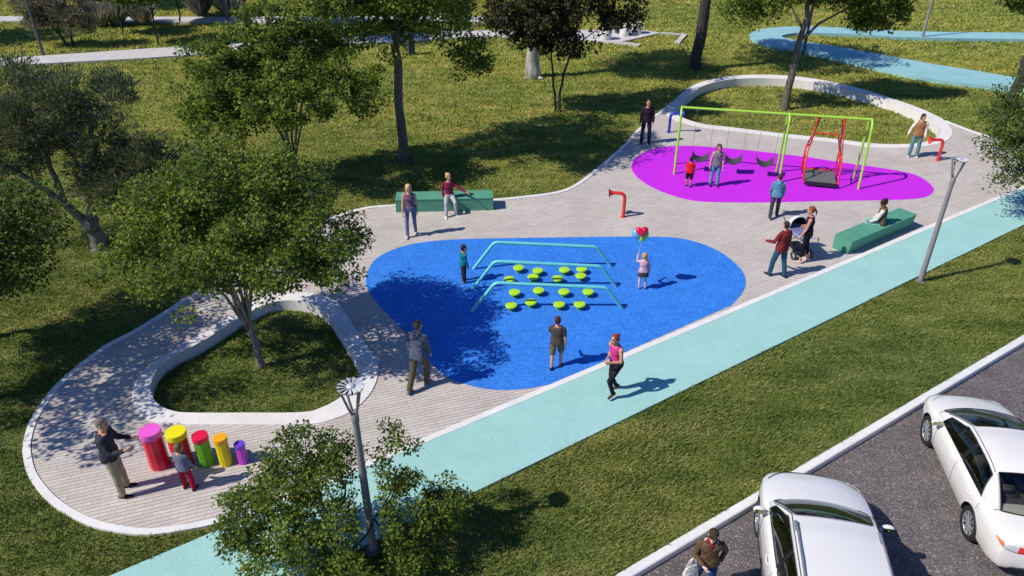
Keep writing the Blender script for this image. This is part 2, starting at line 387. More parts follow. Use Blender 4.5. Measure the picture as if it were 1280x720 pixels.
far_lower = px((1330, 118), (1266, 101.5), (1153, 82.5), (1060, 65), (1013, 57.5), (985, 52.5), (976, 49.5), (985, 46.5), (1006, 45), (1060, 46.5), (1146, 51), (1280, 53.5), (1500, 57)), px((1330, 134), (1266, 117), (1153, 102), (1063, 82), (1003, 68), (962, 61), (944, 55), (937, 49), (942, 43), (965, 38.5), (1006, 37), (1060, 39), (1146, 43.3), (1280, 45), (1500, 47))
GREY_1 = (px((-300, 92), (0, 84.5), (180, 74.8), (317, 65), (537, 51), (620, 47), (775, 54.5), (826, 43)), px((-300, 81), (0, 75.5), (108, 68), (180, 63), (317, 55), (430, 48), (570, 40.5), (700, 39), (806, 40)))
GREY_2 = (px((-300, 31), (31, 28), (165, 29.6), (330, 30), (560, 28.5), (640, 30)), px((-300, 24), (31, 22), (165, 22.8), (330, 22.5), (560, 22), (640, 23)))

def build_setting():
    make_setting_materials()
    # ground: one sheet up to the parking kerb, with the two sunken beds left open
    mb = MB()
    s = 500.0
    left = [tuple(k0), tuple(k1)] + [(s, s * 1.2), (-s, s * 1.2), (-s, -s)]
    mb.prism(left, -.02, 0.0, holes=[grow(RLi, .02), grow(RRi, .02)])
    tag(mb.build('ground', M['turf']), kind='structure')
    for loop, dep in ((RLi, -.27), (RRi, -.36)):
        mb = MB(); mb.prism(grow(loop, .10), dep - .02, dep); tag(mb.build('planting_bed', M['turf']), kind='structure')
    # road: asphalt sheet below the kerb
    mb = MB(); r0, r1 = k0 + kn * W_K, k1 + kn * W_K
    mb.prism([tuple(r0), tuple(Vector(r0) + kn * 400), tuple(Vector(r1) + kn * 400), tuple(r1)], ROAD_Z - .02, ROAD_Z)
    tag(mb.build('road', M['asphalt']), kind='structure')
    # parking kerb
    mb = MB(); p = KERB_A - kd * 30
    mb.ribbon([p, p + kd * 90], W_K, ROAD_Z - .05, .012, side=-W_K / 2)
    tag(mb.build('parking_kerb', M['kerb'], bevel=.012), kind='structure')
    # plaza, coloured surfaces, path
    mb = MB(); mb.prism(PLAZA, -.05, PLAZA_Z, holes=[grow(RLi, .03), grow(RRi, .03)])
    tag(mb.build('plaza_paving', M['paver']), kind='structure')
    mb = MB(); mb.prism(PATH, -.05, PATH_Z); tag(mb.build('turquoise_path', M['path']), kind='structure')
    mb = MB(); mb.prism(BLUE, 0.0, PLAZA_Z + .006); tag(mb.build('blue_rubber_surface', M['blue_rubber']), kind='structure')
    mb = MB(); mb.prism(MAG, 0.0, PLAZA_Z + .006); tag(mb.build('magenta_rubber_surface', M['magenta_rubber']), kind='structure')
    mb = MB()
    mb.ribbon(PL, .14, -.05, PLAZA_Z + .02); mb.ribbon(PR, .14, -.05, PLAZA_Z + .02)
    mb.ribbon([tuple(on_path(300, 650) + nrm * .05), tuple(pe1 - nrm * .01)], .15, -.05, PATH_Z + .008)
    tag(mb.build('plaza_kerb', M['kerb']), kind='structure')
    # the two concrete bed rings
    for o_, i_, dep, lab in ((RLo, RLi, -.27, 'pale concrete ring wall around the small sunken bed beside the coloured drums'), (RRo, RRi, -.36, 'long pale concrete ring wall around the sunken bed behind the green swing frame')):
        mb = MB(); top = PLAZA_Z + .022
        mb.prism(o_, -.04, top, holes=[i_])
        k = len(i_); mb.add([(x, y, -.04) for x, y in i_] + [(x, y, dep - .02) for x, y in i_], [(j, (j + 1) % k, k + (j + 1) % k, k + j) for j in range(k)])
        tag(mb.build('bed_wall', M['concrete']), lab, 'low wall')
    # paths across the park
    mb = MB(); lo, hi = spline(far_lower[0], 5), spline(far_lower[1], 5)
    mb.prism(lo + hi[::-1], -.02, .20)
    tag(mb.build('light_blue_path', M['far_path']), kind='structure')
    for g_ in (GREY_1, GREY_2):
        mb = MB(); mb.prism(g_[0] + g_[1][::-1], -.02, .10); tag(mb.build('pale_path', M['far_pavement']), kind='structure')
    for pts in (((826, 43.2), (856, 45), (846, 55.5)), ((745, 52.5), (775, 55.5), (800, 58))):
        mb = MB(); q = [G(u, v) for u, v in pts]; mb.ribbon(q, .30, -.02, .12); tag(mb.build('edging_strip', M['far_pavement']), kind='structure')

def inside(poly, X, Y):
    P = np.array(poly); r = np.zeros(len(X), bool); j = len(P) - 1
    for i in range(len(P)):
        xi, yi, xj, yj = P[i, 0], P[i, 1], P[j, 0], P[j, 1]
        if yi != yj:
            c = ((yi > Y) != (yj > Y)) & (X < (xj - xi) * (Y - yi) / (yj - yi) + xi); r ^= c
        j = i
    return r

def build_grass():
    """the turf: short curved blades over every lawn the camera can reach, sparser and broader with distance"""
    allv = []; allf = []; off = 0
    lo, hi = spline(far_lower[0], 3), spline(far_lower[1], 3)
    blocks = [grow(PLAZA, .085), PATH, lo + hi[::-1], GREY_1[0] + GREY_1[1][::-1], GREY_2[0] + GREY_2[1][::-1]]
    bands = [(6.5, 14, 1250, .0080, .070), (14, 21, 780, .0100, .070), (21, 30, 330, .015, .080), (30, 42, 130, .024, .10), (42, 66, 52, .04, .125)]
    for y0, y1, dens, w, h in bands:
        xm = y1 * .86 + 4.5
        n = int(dens * (y1 - y0) * 2 * xm)
        X = rng.uniform(-xm, xm, n); Y = rng.uniform(y0, y1, n); Z = np.zeros(n)
        dep = Y * math.cos(TILT) + CAM_H * math.sin(TILT); up = Y * math.sin(TILT) - CAM_H * math.cos(TILT)
        u = 640 + FPX * X / dep; v = 360 - FPX * up / dep
        ok = (u > -60) & (u < 1340) & (v > -30) & (v < 770)
        X, Y, Z = X[ok], Y[ok], Z[ok]
        kd_ = (X - KERB_A.x) * kn.x + (Y - KERB_A.y) * kn.y
        ok = kd_ < -.01
        inL, inR = inside(RLi, X, Y), inside(RRi, X, Y)
        oR = inside(RRo, X, Y); oL = inside(RLo, X, Y)
        for b in blocks: ok &= (~inside(b, X, Y)) | inL | inR
        ok &= (~oR) | inR; ok &= (~oL) | inL
        Z[inL] = -.27; Z[inR] = -.36
        X, Y, Z = X[ok], Y[ok], Z[ok]; n = len(X)
        # clumps: blade length follows a patchy field
        fld = .5 + .5 * np.sin(X * 3.1 + 1.7 * np.sin(Y * 2.3)) * np.sin(Y * 3.7 + 1.3 * np.sin(X * 1.9))
        hh = h * rng.uniform(.55, 1.25, n) * (.75 + .5 * fld); a = rng.uniform(0, 2 * np.pi, n); lean = rng.uniform(.2, 1.0, n) * hh
        ww = w * rng.uniform(.7, 1.3, n); b = a + rng.uniform(-.6, .6, n) + np.pi / 2
        ca, sa, cb, sb = np.cos(a), np.sin(a), np.cos(b), np.sin(b)
        V = np.empty((n, 4, 3), np.float32)
        V[:, 0] = np.stack([X - cb * ww, Y - sb * ww, Z - .005], 1); V[:, 1] = np.stack([X + cb * ww, Y + sb * ww, Z - .005], 1)
        V[:, 2] = np.stack([X + ca * lean * .38 + cb * ww * .75, Y + sa * lean * .38 + sb * ww * .75, Z + hh * .62], 1)
        V[:, 3] = np.stack([X + ca * lean, Y + sa * lean, Z + hh], 1)
        F = np.array([[0, 1, 2], [0, 2, 3]])[None] + (np.arange(n) * 4)[:, None, None] + off
        allv.append(V.reshape(-1, 3)); allf.append(F.reshape(-1, 3)); off += n * 4
    o = fast_mesh('grass', np.concatenate(allv), np.concatenate(allf), M['blade'])
    tag(o, kind='stuff'); print('grass blades', off // 4)
# ---------------------------------------------------------------- trees and plants
def leaf_faces(P, Nrm, D, ln, wd):
    """leaves as four-corner blades folded along the midrib; P base, D direction, Nrm facing, arrays (n,3)"""
    n = len(P); S = np.cross(D, Nrm); S /= np.linalg.norm(S, axis=1, keepdims=True) + 1e-9
    V = np.empty((n, 4, 3)); L = ln[:, None]; W = wd[:, None]
    V[:, 0] = P; V[:, 1] = P + D * L * .48 + S * W + Nrm * W * .25; V[:, 2] = P + D * L; V[:, 3] = P + D * L * .48 - S * W + Nrm * W * .25
    F = np.array([[0, 1, 2], [0, 2, 3]])[None] + (np.arange(n) * 4)[:, None, None]
    return V.reshape(-1, 3), F.reshape(-1, 3)

def unit(a): return a / (np.linalg.norm(a, axis=1, keepdims=True) + 1e-9)

def make_tree(name, label, base, limbs, lobes, nclus, per, leaf, lm, bm_, seed, csize=.34, cat='tree', group=None, style='broad', avoid=None, gap=.42, rtip=.006, rmax=None, flare=1.25, hang=0.0, drop=0.0):
    """limbs: polylines (points relative to base, start radius, end radius); lobes: crown volumes (cx,cy,cz,rx,ry,rz[,weight])"""
    r = np.random.default_rng(seed)
    root = thing(name, label, cat, base, 0, group)
    tb = MB()
    nodes = []; par = []; cnt = []; fixed = []
    for pts, ra, rb in limbs:
        pts = [Vector(p) for p in pts]; fine = []
        for i in range(len(pts) - 1):
            for t in (0, .34, .67): fine.append(pts[i].lerp(pts[i + 1], t))
        fine.append(pts[-1]); k = len(fine)
        jit = [Vector(r.normal(0, .012 + .25 * rb, 3)) * (0 if i in (0,) else 1) for i in range(k)]
        fine = [p + j for p, j in zip(fine, jit)]
        rad = [ra + (rb - ra) * (i / (k - 1)) ** .8 for i in range(k)]
        if fine[0].z < .02:
            rad[0] *= flare; fine[0].z = -.30 if fine[0].length < .6 else fine[0].z
            if k > 2: fine.insert(1, fine[0].lerp(fine[1], .55)); rad.insert(1, rad[0] * .86 if flare > 1 else rad[0])
        tb.tube(fine, rad, 9 if ra > .06 else 6)
        k = len(fine)
        for i, p in enumerate(fine):
            if i >= k * .45: nodes.append(p); par.append(-1); cnt.append(0); fixed.append(rad[i])
    # cluster centres, mostly in the outer part of the lobes, with noise gaps
    wts = np.array([(l[6] if len(l) > 6 else 1) * (l[3] * l[4] * l[5]) ** (2 / 3) for l in lobes]); wts /= wts.sum()
    C = []; O = []; tries = 0; so = Vector((seed * 3.7, seed * 1.3, 0))
    while len(C) < nclus and tries < nclus * 30:
        tries += 1; l = lobes[r.choice(len(lobes), p=wts)]
        dv = r.normal(0, 1, 3); dv /= np.linalg.norm(dv); rr = r.uniform(.30, 1.0) ** .55
        wob = 1 + .28 * noise.noise(Vector(dv) * 1.8 + so)
        p = np.array(l[:3]) + dv * rr * wob * np.array(l[3:6])
        if noise.noise(Vector(p) * .9 + so) < -gap + .55 * (.5 - rr): continue
        if p[2] < drop: continue
        if avoid is not None and avoid(Vector(p) + Vector(base)): continue
        C.append(p); O.append(dv)
    C = np.array(C); O = np.array(O)
    c0 = np.array(nodes).mean(0) if nodes else np.zeros(3)
    order = np.argsort(np.linalg.norm(C - c0, axis=1)); nb = len(nodes); segs = []
    for ci in order:
        p = C[ci]; A = np.array(nodes); d = np.linalg.norm(A - p, axis=1)
        pen = d + .6 * np.maximum(0, np.linalg.norm(A - c0, axis=1) - np.linalg.norm(p - c0)) + .25 * np.maximum(0, A[:, 2] - p[2])
        j = int(np.argmin(pen)); q = Vector(nodes[j]); P_ = Vector(p); L = (P_ - q).length
        m1 = q.lerp(P_, .35) + Vector(r.normal(0, .07 * L, 3)) + Vector((0, 0, .06 * L)); m2 = q.lerp(P_, .7) + Vector(r.normal(0, .06 * L, 3)) + Vector((0, 0, .05 * L))
        prev = j
        for t in (m1, m2, P_):
            nodes.append(t); par.append(prev); cnt.append(0); fixed.append(None); prev = len(nodes) - 1
        k = prev
        while k >= nb: cnt[k] += 1; k = par[k]
    # branches as runs of segments
    rad = lambda i: min(rtip * max(cnt[i], 1) ** .5, 9) if fixed[i] is None else fixed[i]
    i = nb
    while i < len(nodes):
        a = par[i]; chain = [nodes[a], nodes[i], nodes[i + 1], nodes[i + 2]]
        r0 = min(rad(a), rad(i) * 1.1)
        tb.tube(chain, [r0, rad(i), rad(i + 1), rad(i + 2) * .7], 5, caps=False); i += 3
    # twigs and leaves
    n = len(C) * per; idx = np.repeat(np.arange(len(C)), per)
    cs = csize * r.uniform(.7, 1.25, len(C))[idx][:, None]
    off = r.normal(0, 1, (n, 3)); off *= (np.linalg.norm(off, axis=1, keepdims=True) ** -.45) * np.array([1, 1, .62]) * .62
    P = C[idx] + off * cs
    if style == 'needle':
        D = unit(off * .7 + np.array([0, 0, .55]) + O[idx] * .7 + r.normal(0, .28, (n, 3)))
        Nn = unit(r.normal(0, 1, (n, 3))); ln = leaf * r.uniform(.7, 1.4, n); wd = ln * .10
    else:
        D = unit(off * .6 + r.normal(0, .6, (n, 3)) + np.array([0, 0, -.15 - hang])); Nn = unit(r.normal(0, .55, (n, 3)) + np.array([0, 0, .9]) + O[idx] * .35)
        ln = leaf * r.uniform(.65, 1.3, n); wd = ln * (.36 if style == 'broad' else .24)
    if hang:  # weeping sprays
        P[:, 2] -= r.uniform(0, 1, n) ** 2 * hang
    if avoid is not None:
        B = np.array(base); keep = np.array([not avoid(Vector(q)) for q in P + B]); P, D, Nn, ln, wd = P[keep], D[keep], Nn[keep], ln[keep], wd[keep]
    V, F = leaf_faces(P, Nn, D, ln, wd)
    for ci in range(len(C)):
        for _ in range(3):
            a = C[ci]; b = a + r.normal(0, .6, 3) * csize * np.array([1, 1, .6]); tb.tube([a, (a + b) / 2 + r.normal(0, .03, 3), b], [rtip * .7, rtip * .5, rtip * .3], 3, caps=False)
    tb.build('trunk', bm_, root, smooth='all')
    fast_mesh('crown', V, F, lm, root)
    return root

def straight_trunk(h, r0, r1, lean=(0, 0), up=3, sp=1.0, seed=0, top=2.2):
    """one main trunk that splits into a few limbs at the height h"""
    r = random.Random(seed); L = [([(0, 0, 0), (lean[0] * .45, lean[1] * .45, h * .5), (lean[0], lean[1], h)], r0, r1)]
    for i in range(up):
        a = 2 * math.pi * (i + r.uniform(-.2, .2)) / up; s = sp * r.uniform(.7, 1.1)
        p = Vector((lean[0], lean[1], h)); L.append(([tuple(p), (p.x + s * .42 * math.cos(a), p.y + s * .42 * math.sin(a), h + top * .45), (p.x + s * math.cos(a), p.y + s * math.sin(a), h + top)], r1 * .8, r1 * .3))
    L.append(([(lean[0], lean[1], h), (lean[0] * 1.1, lean[1] * 1.1, h + top * .6), (lean[0] * 1.2, lean[1] * 1.2, h + top * 1.2)], r1 * .9, r1 * .3))
    return L

def clumps(seed, c, rad, n, s):
    """uneven crown made of one core and several offset lobes"""
    r = random.Random(seed); out = [(*c, rad[0] * .62, rad[1] * .62, rad[2] * .66)]
    for i in range(n):
        a = 2 * math.pi * (i + r.uniform(-.3, .3)) / n; z = r.uniform(-.55, .75)
        k = math.sqrt(max(.1, 1 - z * z * .7)) * .68
        q = s * r.uniform(.75, 1.25)
        out.append((c[0] + rad[0] * k * math.cos(a), c[1] + rad[1] * k * math.sin(a), c[2] + rad[2] * .62 * z, rad[0] * q, rad[1] * q, rad[2] * q * .9))
    return out

def build_trees():
    V3 = lambda u, v, z=0: tuple(G(u, v, z))
    # tree in the small bed: several stems from one short trunk, wide flat crown
    b = V3(328, 458); b = (b[0], b[1], -.27); b = (G(328, 458, -.27).x, G(328, 458, -.27).y, -.27)
    st = [([(0, 0, 0), (-.06, 0, .9), (-.12, 0, 1.35)], .092, .075)]
    rr = random.Random(4)
    for i in range(9):
        a = 2 * math.pi * i / 9 + rr.uniform(-.2, .2); q = rr.uniform(.75, 1.25)
        st.append(([(-.12 + .04 * math.cos(a), .04 * math.sin(a), 1.0 + rr.uniform(0, .3)), (-.15 + .30 * q * math.cos(a), .30 * q * math.sin(a), 2.05), (-.2 + .85 * q * math.cos(a), .8 * q * math.sin(a), 3.0)], .048, .022))
    lob = [(-.2, .2, 3.55, 1.9, 1.9, .95), (-1.7, -.1, 3.0, 1.35, 1.2, .85), (-2.35, .3, 2.75, 1.0, 1.0, .7), (1.35, .1, 3.15, 1.2, 1.2, .8), (1.9, .3, 3.0, .95, 1.0, .75), (.2, 1.6, 3.7, 1.5, 1.1, .9), (-1.2, 1.4, 3.6, 1.3, 1.0, .8), (.1, -1.1, 3.3, 1.4, .9, .7), (-.9, -.9, 2.75, .8, .7, .5, .6), (2.35, .1, 2.75, .6, .6, .6, .7), (-.3, .9, 4.5, 1.6, 1.4, .8), (.9, .9, 4.2, 1.2, 1.1, .8), (-1.6, .6, 4.0, 1.2, 1.1, .75), (1.8, -.9, 3.5, 1.0, .9, .75), (.8, -1.3, 3.8, 1.0, .8, .7)]
    make_tree('park_tree', 'broad green tree with many stems growing inside the small concrete bed', b, st, lob, 480, 96, .084, M['leaf_green'], M['bark_grey'], 11, .30, gap=.34)
    # the same kind on the lawn behind it
    b = V3(372, 232)
    st = [([(0, 0, 0), (.0, 0, .6), (.02, 0, 1.0)], .12, .09)]
    for i in range(9):
        a = 2 * math.pi * i / 9 + rr.uniform(-.2, .2); q = rr.uniform(.75, 1.3)
        st.append(([(.04 * math.cos(a), .04 * math.sin(a), .8 + rr.uniform(0, .3)), (.02 + .34 * q * math.cos(a), .3 * q * math.sin(a), 2.0), (.05 + .9 * q * math.cos(a), .85 * q * math.sin(a), 3.2)], .045, .02))
    lob = [(-.1, 0, 3.9, 2.1, 2.0, 1.1), (-1.8, 0, 3.4, 1.4, 1.3, .9), (-2.4, -.2, 2.7, 1.0, 1.0, .7), (1.7, 0, 3.7, 1.4, 1.3, .95), (2.5, .1, 3.3, .9, .9, .8), (.2, 1.5, 4.4, 1.6, 1.2, .9), (-1.0, 1.2, 4.6, 1.2, 1.0, .8), (.6, -1.2, 3.2, 1.3, .9, .7), (-.9, -1.0, 2.7, 1.0, .8, .6), (-.2, .8, 5.3, 1.3, 1.1, .7), (-2.2, .4, 4.2, 1.1, 1.0, .7)]
    make_tree('park_tree', 'broad green tree on the lawn between the grey gnarled tree and the straight ribbed trunk', b, st, lob, 430, 78, .112, M['leaf_green'], M['bark'], 12, .32, gap=.34)
    # gnarled grey-green tree, left
    b = V3(124, 312)
    st = [([(0, 0, 0), (-.02, 0, .5), (.0, 0, .95)], .24, .19), ([(0, 0, .7), (-.5, -.1, 1.5), (-1.15, -.1, 2.2), (-2.2, 0, 2.9)], .15, .05), ([(-.5, -.1, 1.5), (-.75, .2, 2.5), (-.7, .4, 3.9)], .10, .04), ([(0, 0, .9), (.35, .1, 1.9), (.6, .2, 3.0), (.75, .3, 4.3)], .15, .04), ([(.2, .1, 1.5), (.9, -.3, 2.1), (1.7, -.3, 2.5)], .08, .03)]
    lob = [(-.6, .3, 3.9, 1.3, 1.3, 1.0), (-1.9, .1, 3.2, 1.3, 1.2, 1.0), (.5, .2, 3.3, 1.0, 1.0, .95), (-1.2, .5, 4.7, .9, .9, .7), (.2, .3, 4.5, .6, .7, .55), (1.5, -.2, 2.2, 1.15, .9, .75), (-2.9, 0, 3.8, 1.2, 1.1, .9), (1.55, .3, 4.35, .38, .4, .85, 1.3), (.9, -.2, 2.1, .8, .7, .5), (2.2, -.1, 2.5, .9, .9, .7), (1.7, .2, 3.2, .8, .8, .7)]
    make_tree('gnarled_tree', 'gnarled tree with forked pale trunk and fine grey green foliage, left edge of lawn', b, st, lob, 400, 150, .13, M['leaf_olive'], M['bark_grey'], 13, .33, style='needle', gap=.20)
    # bushy tree cut by the left edge
    b = (-12.5, 15.0, 0)
    lob = clumps(5, (.5, -.1, 2.75), (1.85, 1.7, 1.0), 7, .48) + [(1.1, -.2, 2.0, .8, .8, .5), (.2, -.4, 1.7, .9, .8, .5)]
    make_tree('bushy_tree', 'dense leafy tree cut off by the left edge, below the gnarled tree', b, straight_trunk(.9, .13, .08, (.1, 0), 4, .8, 3, 1.3), lob, 260, 60, .085, M['leaf_dark'], M['bark'], 14, .34)
    # the tree whose shade dapples the paving, just out of view
    b = (-13.2, 11.9, 0)
    lob = clumps(8, (.2, .3, 4.3), (2.5, 2.4, 1.2), 8, .46)
    make_tree('bushy_tree', 'broad tree beyond the left edge that dapples the paving with shade', b, straight_trunk(2.4, .16, .1, (.1, .1), 4, 1.0, 3, 1.6), lob, 230, 50, .10, M['leaf_green'], M['bark'], 15, .38, gap=.2)
    # straight trunk on the lawn behind the bench, drooping spray of leaves on its right
    b = V3(503, 201)
    lob = clumps(21, (.3, 0, 6.6), (3.0, 3.0, 2.2), 8, .48) + [(-1.6, -.3, 4.7, 1.0, .9, .7), (1.6, .3, 4.9, 1.3, 1.0, .7), (2.75, .1, 3.9, .55, .5, .95, 1.5), (.1, -.4, 4.6, .9, .8, .6), (-2.3, 0, 4.3, .6, .6, .6)]
    make_tree('tall_tree', 'tall tree with straight ribbed trunk and drooping leaf spray behind the left green bench', b, straight_trunk(4.3, .19, .14, (.10, .1), 5, 1.6, 9, 2.4) + [([(.1, .1, 4.2), (1.4, .1, 5.0), (2.6, .1, 4.9), (2.8, .1, 4.0)], .05, .012)], lob, 520, 60, .125, M['leaf_green'], M['bark'], 16, .42, gap=.34)
    # twin-stemmed dark tree
    b = V3(698, 139.5)
    st = [([(-.08, 0, 0), (-.18, 0, .8), (-.30, 0, 1.7), (-.42, 0, 2.6), (-.5, .1, 4.2)], .065, .03), ([(.05, 0, 0), (.03, 0, .9), (.22, 0, 1.8), (.5, 0, 2.8), (.8, .1, 4.3)], .065, .03), ([(-.35, 0, 2.2), (-1.2, 0, 3.0), (-2.0, 0, 3.9)], .03, .012), ([(.5, 0, 2.7), (1.5, 0, 3.5), (2.2, 0, 4.4)], .03, .012)]
    lob = [(-.6, 0, 4.1, 1.7, 1.6, 1.25), (1.0, 0, 4.3, 1.8, 1.7, 1.25), (2.35, 0, 4.4, 1.1, 1.1, .85), (-2.2, 0, 4.0, 1.2, 1.2, .8), (.2, 0, 5.4, 2.0, 2.0, 1.2), (.3, -.3, 2.9, 1.1, .9, .5, .8), (-1.2, -.2, 3.2, .9, .8, .5)]
    make_tree('twin_stem_tree', 'dark reddish crowned tree on two thin black stems in the middle of the lawn', b, st, lob, 340, 46, .15, M['leaf_maroon'], M['bark_dark'], 17, .36, gap=.32)
    # pale trunk behind it, dark trunk right of it
    b = V3(667, 97.5)
    lob = clumps(31, (.3, .3, 7.4), (3.0, 3.0, 2.4), 8, .46)
    make_tree('tall_tree', 'thick pale barked trunk standing behind the twin stemmed dark tree', b, straight_trunk(4.4, .36, .27, (.12, 0), 5, 1.8, 5, 2.6) + [([(-.2, -.1, .05), (-.5, -.2, .02)], .12, .03), ([(.25, -.2, .05), (.5, -.35, .02)], .1, .03)], lob, 330, 46, .16, M['leaf_green'], M['bark_pale'], 18, .5, flare=1.25)
    b = V3(869, 87)
    lob = clumps(33, (.5, .2, 7.6), (3.3, 3.2, 2.5), 8, .46)
    make_tree('tall_tree', 'tall dark brown trunk rising out of view between the lawn and the long concrete bed', b, straight_trunk(4.6, .30, .25, (.10, 0), 5, 1.8, 6, 2.6), lob, 360, 46, .16, M['leaf_green'], M['bark_dark'], 19, .5)
    # tree inside the long bed
    b = G(980, 137, -.36); b = (b.x, b.y, -.36)
    lob = [(-1.5, 0, 5.0, 1.5, 1.4, .8), (-2.7, .1, 4.55, .9, .9, .6), (1.0, .2, 5.5, 1.6, 1.5, .9), (2.6, .2, 5.0, 1.5, 1.3, .75), (3.6, .1, 4.35, .9, .9, .65), (2.9, 0, 4.1, .8, .7, .6, 1.2), (.2, .2, 6.3, 2.0, 1.8, 1.0), (-2.2, -.2, 4.2, .6, .5, .4), (4.2, .1, 4.9, .6, .6, .5)]
    st = [([(0, 0, 0), (.03, 0, 1.5), (.12, 0, 3.2), (.20, .1, 4.6), (.3, .2, 5.9)], .20, .07), ([(.12, 0, 3.1), (.9, .1, 3.8), (1.9, .1, 4.4), (2.8, .2, 4.9)], .075, .025), ([(.14, 0, 3.6), (-.4, .1, 4.4), (-1.5, .1, 5.0)], .07, .02)]
    make_tree('park_tree', 'slender leaning tree growing inside the long concrete bed behind the swings', b, st, lob, 400, 60, .135, M['leaf_green'], M['bark'], 20, .40, gap=.36)
    # far right: dark trunk at the frame edge with leaves above
    b = V3(1262, 138)
    lob = clumps(41, (.9, 0, 6.2), (2.6, 2.5, 1.5), 7, .46) + [(-.7, 0, 4.7, .9, .8, .5), (.5, -.2, 4.4, .9, .8, .55), (-1.3, .1, 5.0, .7, .7, .5), (1.0, -.2, 4.1, .7, .7, .5)]
    make_tree('tall_tree', 'dark leaning trunk at the right edge beyond the light blue path', b, straight_trunk(4.2, .24, .17, (.10, .1), 5, 1.6, 7, 2.2), lob, 340, 52, .15, M['leaf_dark'], M['bark_dark'], 22, .44)
    b = (17.7, 22.4, 0)
    lob = [(-1.9, -.2, 3.7, 1.2, 1.1, .9), (-2.5, -.4, 3.0, .95, .9, .75), (-2.5, -.6, 2.2, .85, .8, .5), (-2.2, -.9, 1.5, .7, .6, .35), (-.8, 0, 4.0, 1.5, 1.4, 1.0), (.6, 0, 3.8, 1.5, 1.4, 1.0), (0, .6, 4.4, 1.4, 1.3, .9), (-1.9, -.9, 1.75, .8, .6, .35, .8)]
    make_tree('bushy_tree', 'leafy tree reaching in over the paving at the right edge', b, straight_trunk(1.9, .14, .09, (-.1, 0), 4, .9, 8, 1.6) + [([(-.1, 0, 1.7), (-1.2, -.2, 2.2), (-2.3, -.4, 2.5)], .05, .02)], lob, 400, 64, .085, M['leaf_dark'], M['bark'], 23, .36)
    # young tree in the foreground
    b = (-2.62, 7.95, 0)
    lamp = Vector((-2.35, 8.65)); cam = Vector((0, 0, CAM_H))
    def avoid(p):        # the crown leaves the lamp pole free
        a = math.atan2(p.x, p.y) ; l = math.atan2(lamp.x, lamp.y)
        return (abs((p.x - lamp.x)) < .24 and abs(p.y - lamp.y) < .30) or (p.y < lamp.y + .05 and p.y > lamp.y - 1.1 and abs(p.x - (lamp.x + (p.y - lamp.y) * (lamp.x / lamp.y))) < .15)
    lob = [(-.45, .5, 1.45, 1.05, .9, .8), (-1.2, .5, 1.25, .85, .8, .65), (-1.65, .55, 1.05, .6, .6, .5), (.5, .55, 1.35, .7, .7, .65), (1.15, .75, 1.1, .62, .6, .5), (1.55, .85, .75, .5, .5, .4), (-.7, .8, 2.15, .55, .5, .45), (.75, 1.0, 2.05, .4, .4, .5, .8), (-.05, .9, 1.9, .45, .4, .4), (-.9, -.1, .85, .8, .6, .45), (.3, -.1, .8, .8, .6, .45), (1.2, .3, .5, .6, .5, .35)]
    st = [([(0, 0, 0), (-.12, .1, .5), (-.3, .3, 1.1), (-.4, .45, 1.9)], .045, .018), ([(-.1, .1, .45), (.3, .3, .9), (.75, .6, 1.5)], .025, .01), ([(-.15, .12, .55), (-.7, .35, .9), (-1.3, .5, 1.2)], .025, .01)]
    make_tree('young_tree', 'young bushy tree in the foreground around the foot of the lamp post', b, st, lob, 320, 84, .056, M['leaf_green'], M['bark_dark'], 24, .195, gap=.34, rtip=.0035, avoid=avoid, drop=.25)
    # distant planting along the pale paths
    far = [(154, 43, 'bushy_tree', 'small dark round tree by the far pale path, left of the taller one', (1.5, 1.4, .95), 2.3, .05, 'leaf_dark'),
           (198, 56, 'bushy_tree', 'dark small tree with thin trunk between the two pale paths', (1.9, 1.8, 1.1), 2.5, .06, 'leaf_dark'),
           (226, 29, 'bushy_tree', 'dark small tree on two stems against the far pale path', (1.7, 1.6, 1.1), 1.9, .06, 'leaf_dark'),
           (337, 46, 'tall_tree', 'grey trunk beside the near pale path with crown above the frame', (2.8, 2.6, 1.5), 4.2, .21, 'leaf_green'),
           (309, 34, 'tall_tree', 'slim brown trunk on the far edge of the far pale path', (2.4, 2.2, 1.6), 4.6, .15, 'leaf_green'),
           (412, 50, 'tall_tree', 'leafy tree over the pale path behind the broad green tree', (2.6, 2.4, 1.7), 3.2, .18, 'leaf_green'),
           (114, 11, 'tall_tree', 'dark trunk beyond the far path at the top left', (2.6, 2.4, 1.6), 4.4, .28, 'leaf_dark'),
           (-62, 50, 'bushy_tree', 'dark tree at the top left corner beside the pale path', (2.6, 2.2, 1.5), 3.0, .16, 'leaf_dark'),
           (585, 34, 'bushy_tree', 'green tree over the pale path behind the tall straight trunk', (2.6, 2.2, 1.3), 3.4, .14, 'leaf_green')]
    for i, (u, v, nm, lab, rad, hz, tr, lm) in enumerate(far):
        b = V3(u, v); lob = clumps(60 + i, (.1, 0, hz + rad[2] * .45), rad, 6, .48)
        make_tree(nm, lab, b, straight_trunk(hz * .75, tr, tr * .7, (.1, 0), 4, rad[0] * .5, i, rad[2]), lob, 150, 42, .19, M[lm], M['bark_dark'] if tr < .2 or lm == 'leaf_dark' else M['bark_grey'], 70 + i, .44, gap=.3, rtip=.01)
    # open grey shrub on two stems
    b = V3(86, 58.5)
    st = [([(0, 0, 0), (-.3, 0, .7), (-.9, 0, 1.5), (-1.6, 0, 2.4)], .10, .03), ([(.25, 0, 0), (.3, 0, .9), (.3, 0, 1.8), (.6, 0, 2.6)], .09, .03), ([(-.3, 0, .7), (-.4, .1, 1.7), (-.8, .1, 2.7)], .06, .02)]
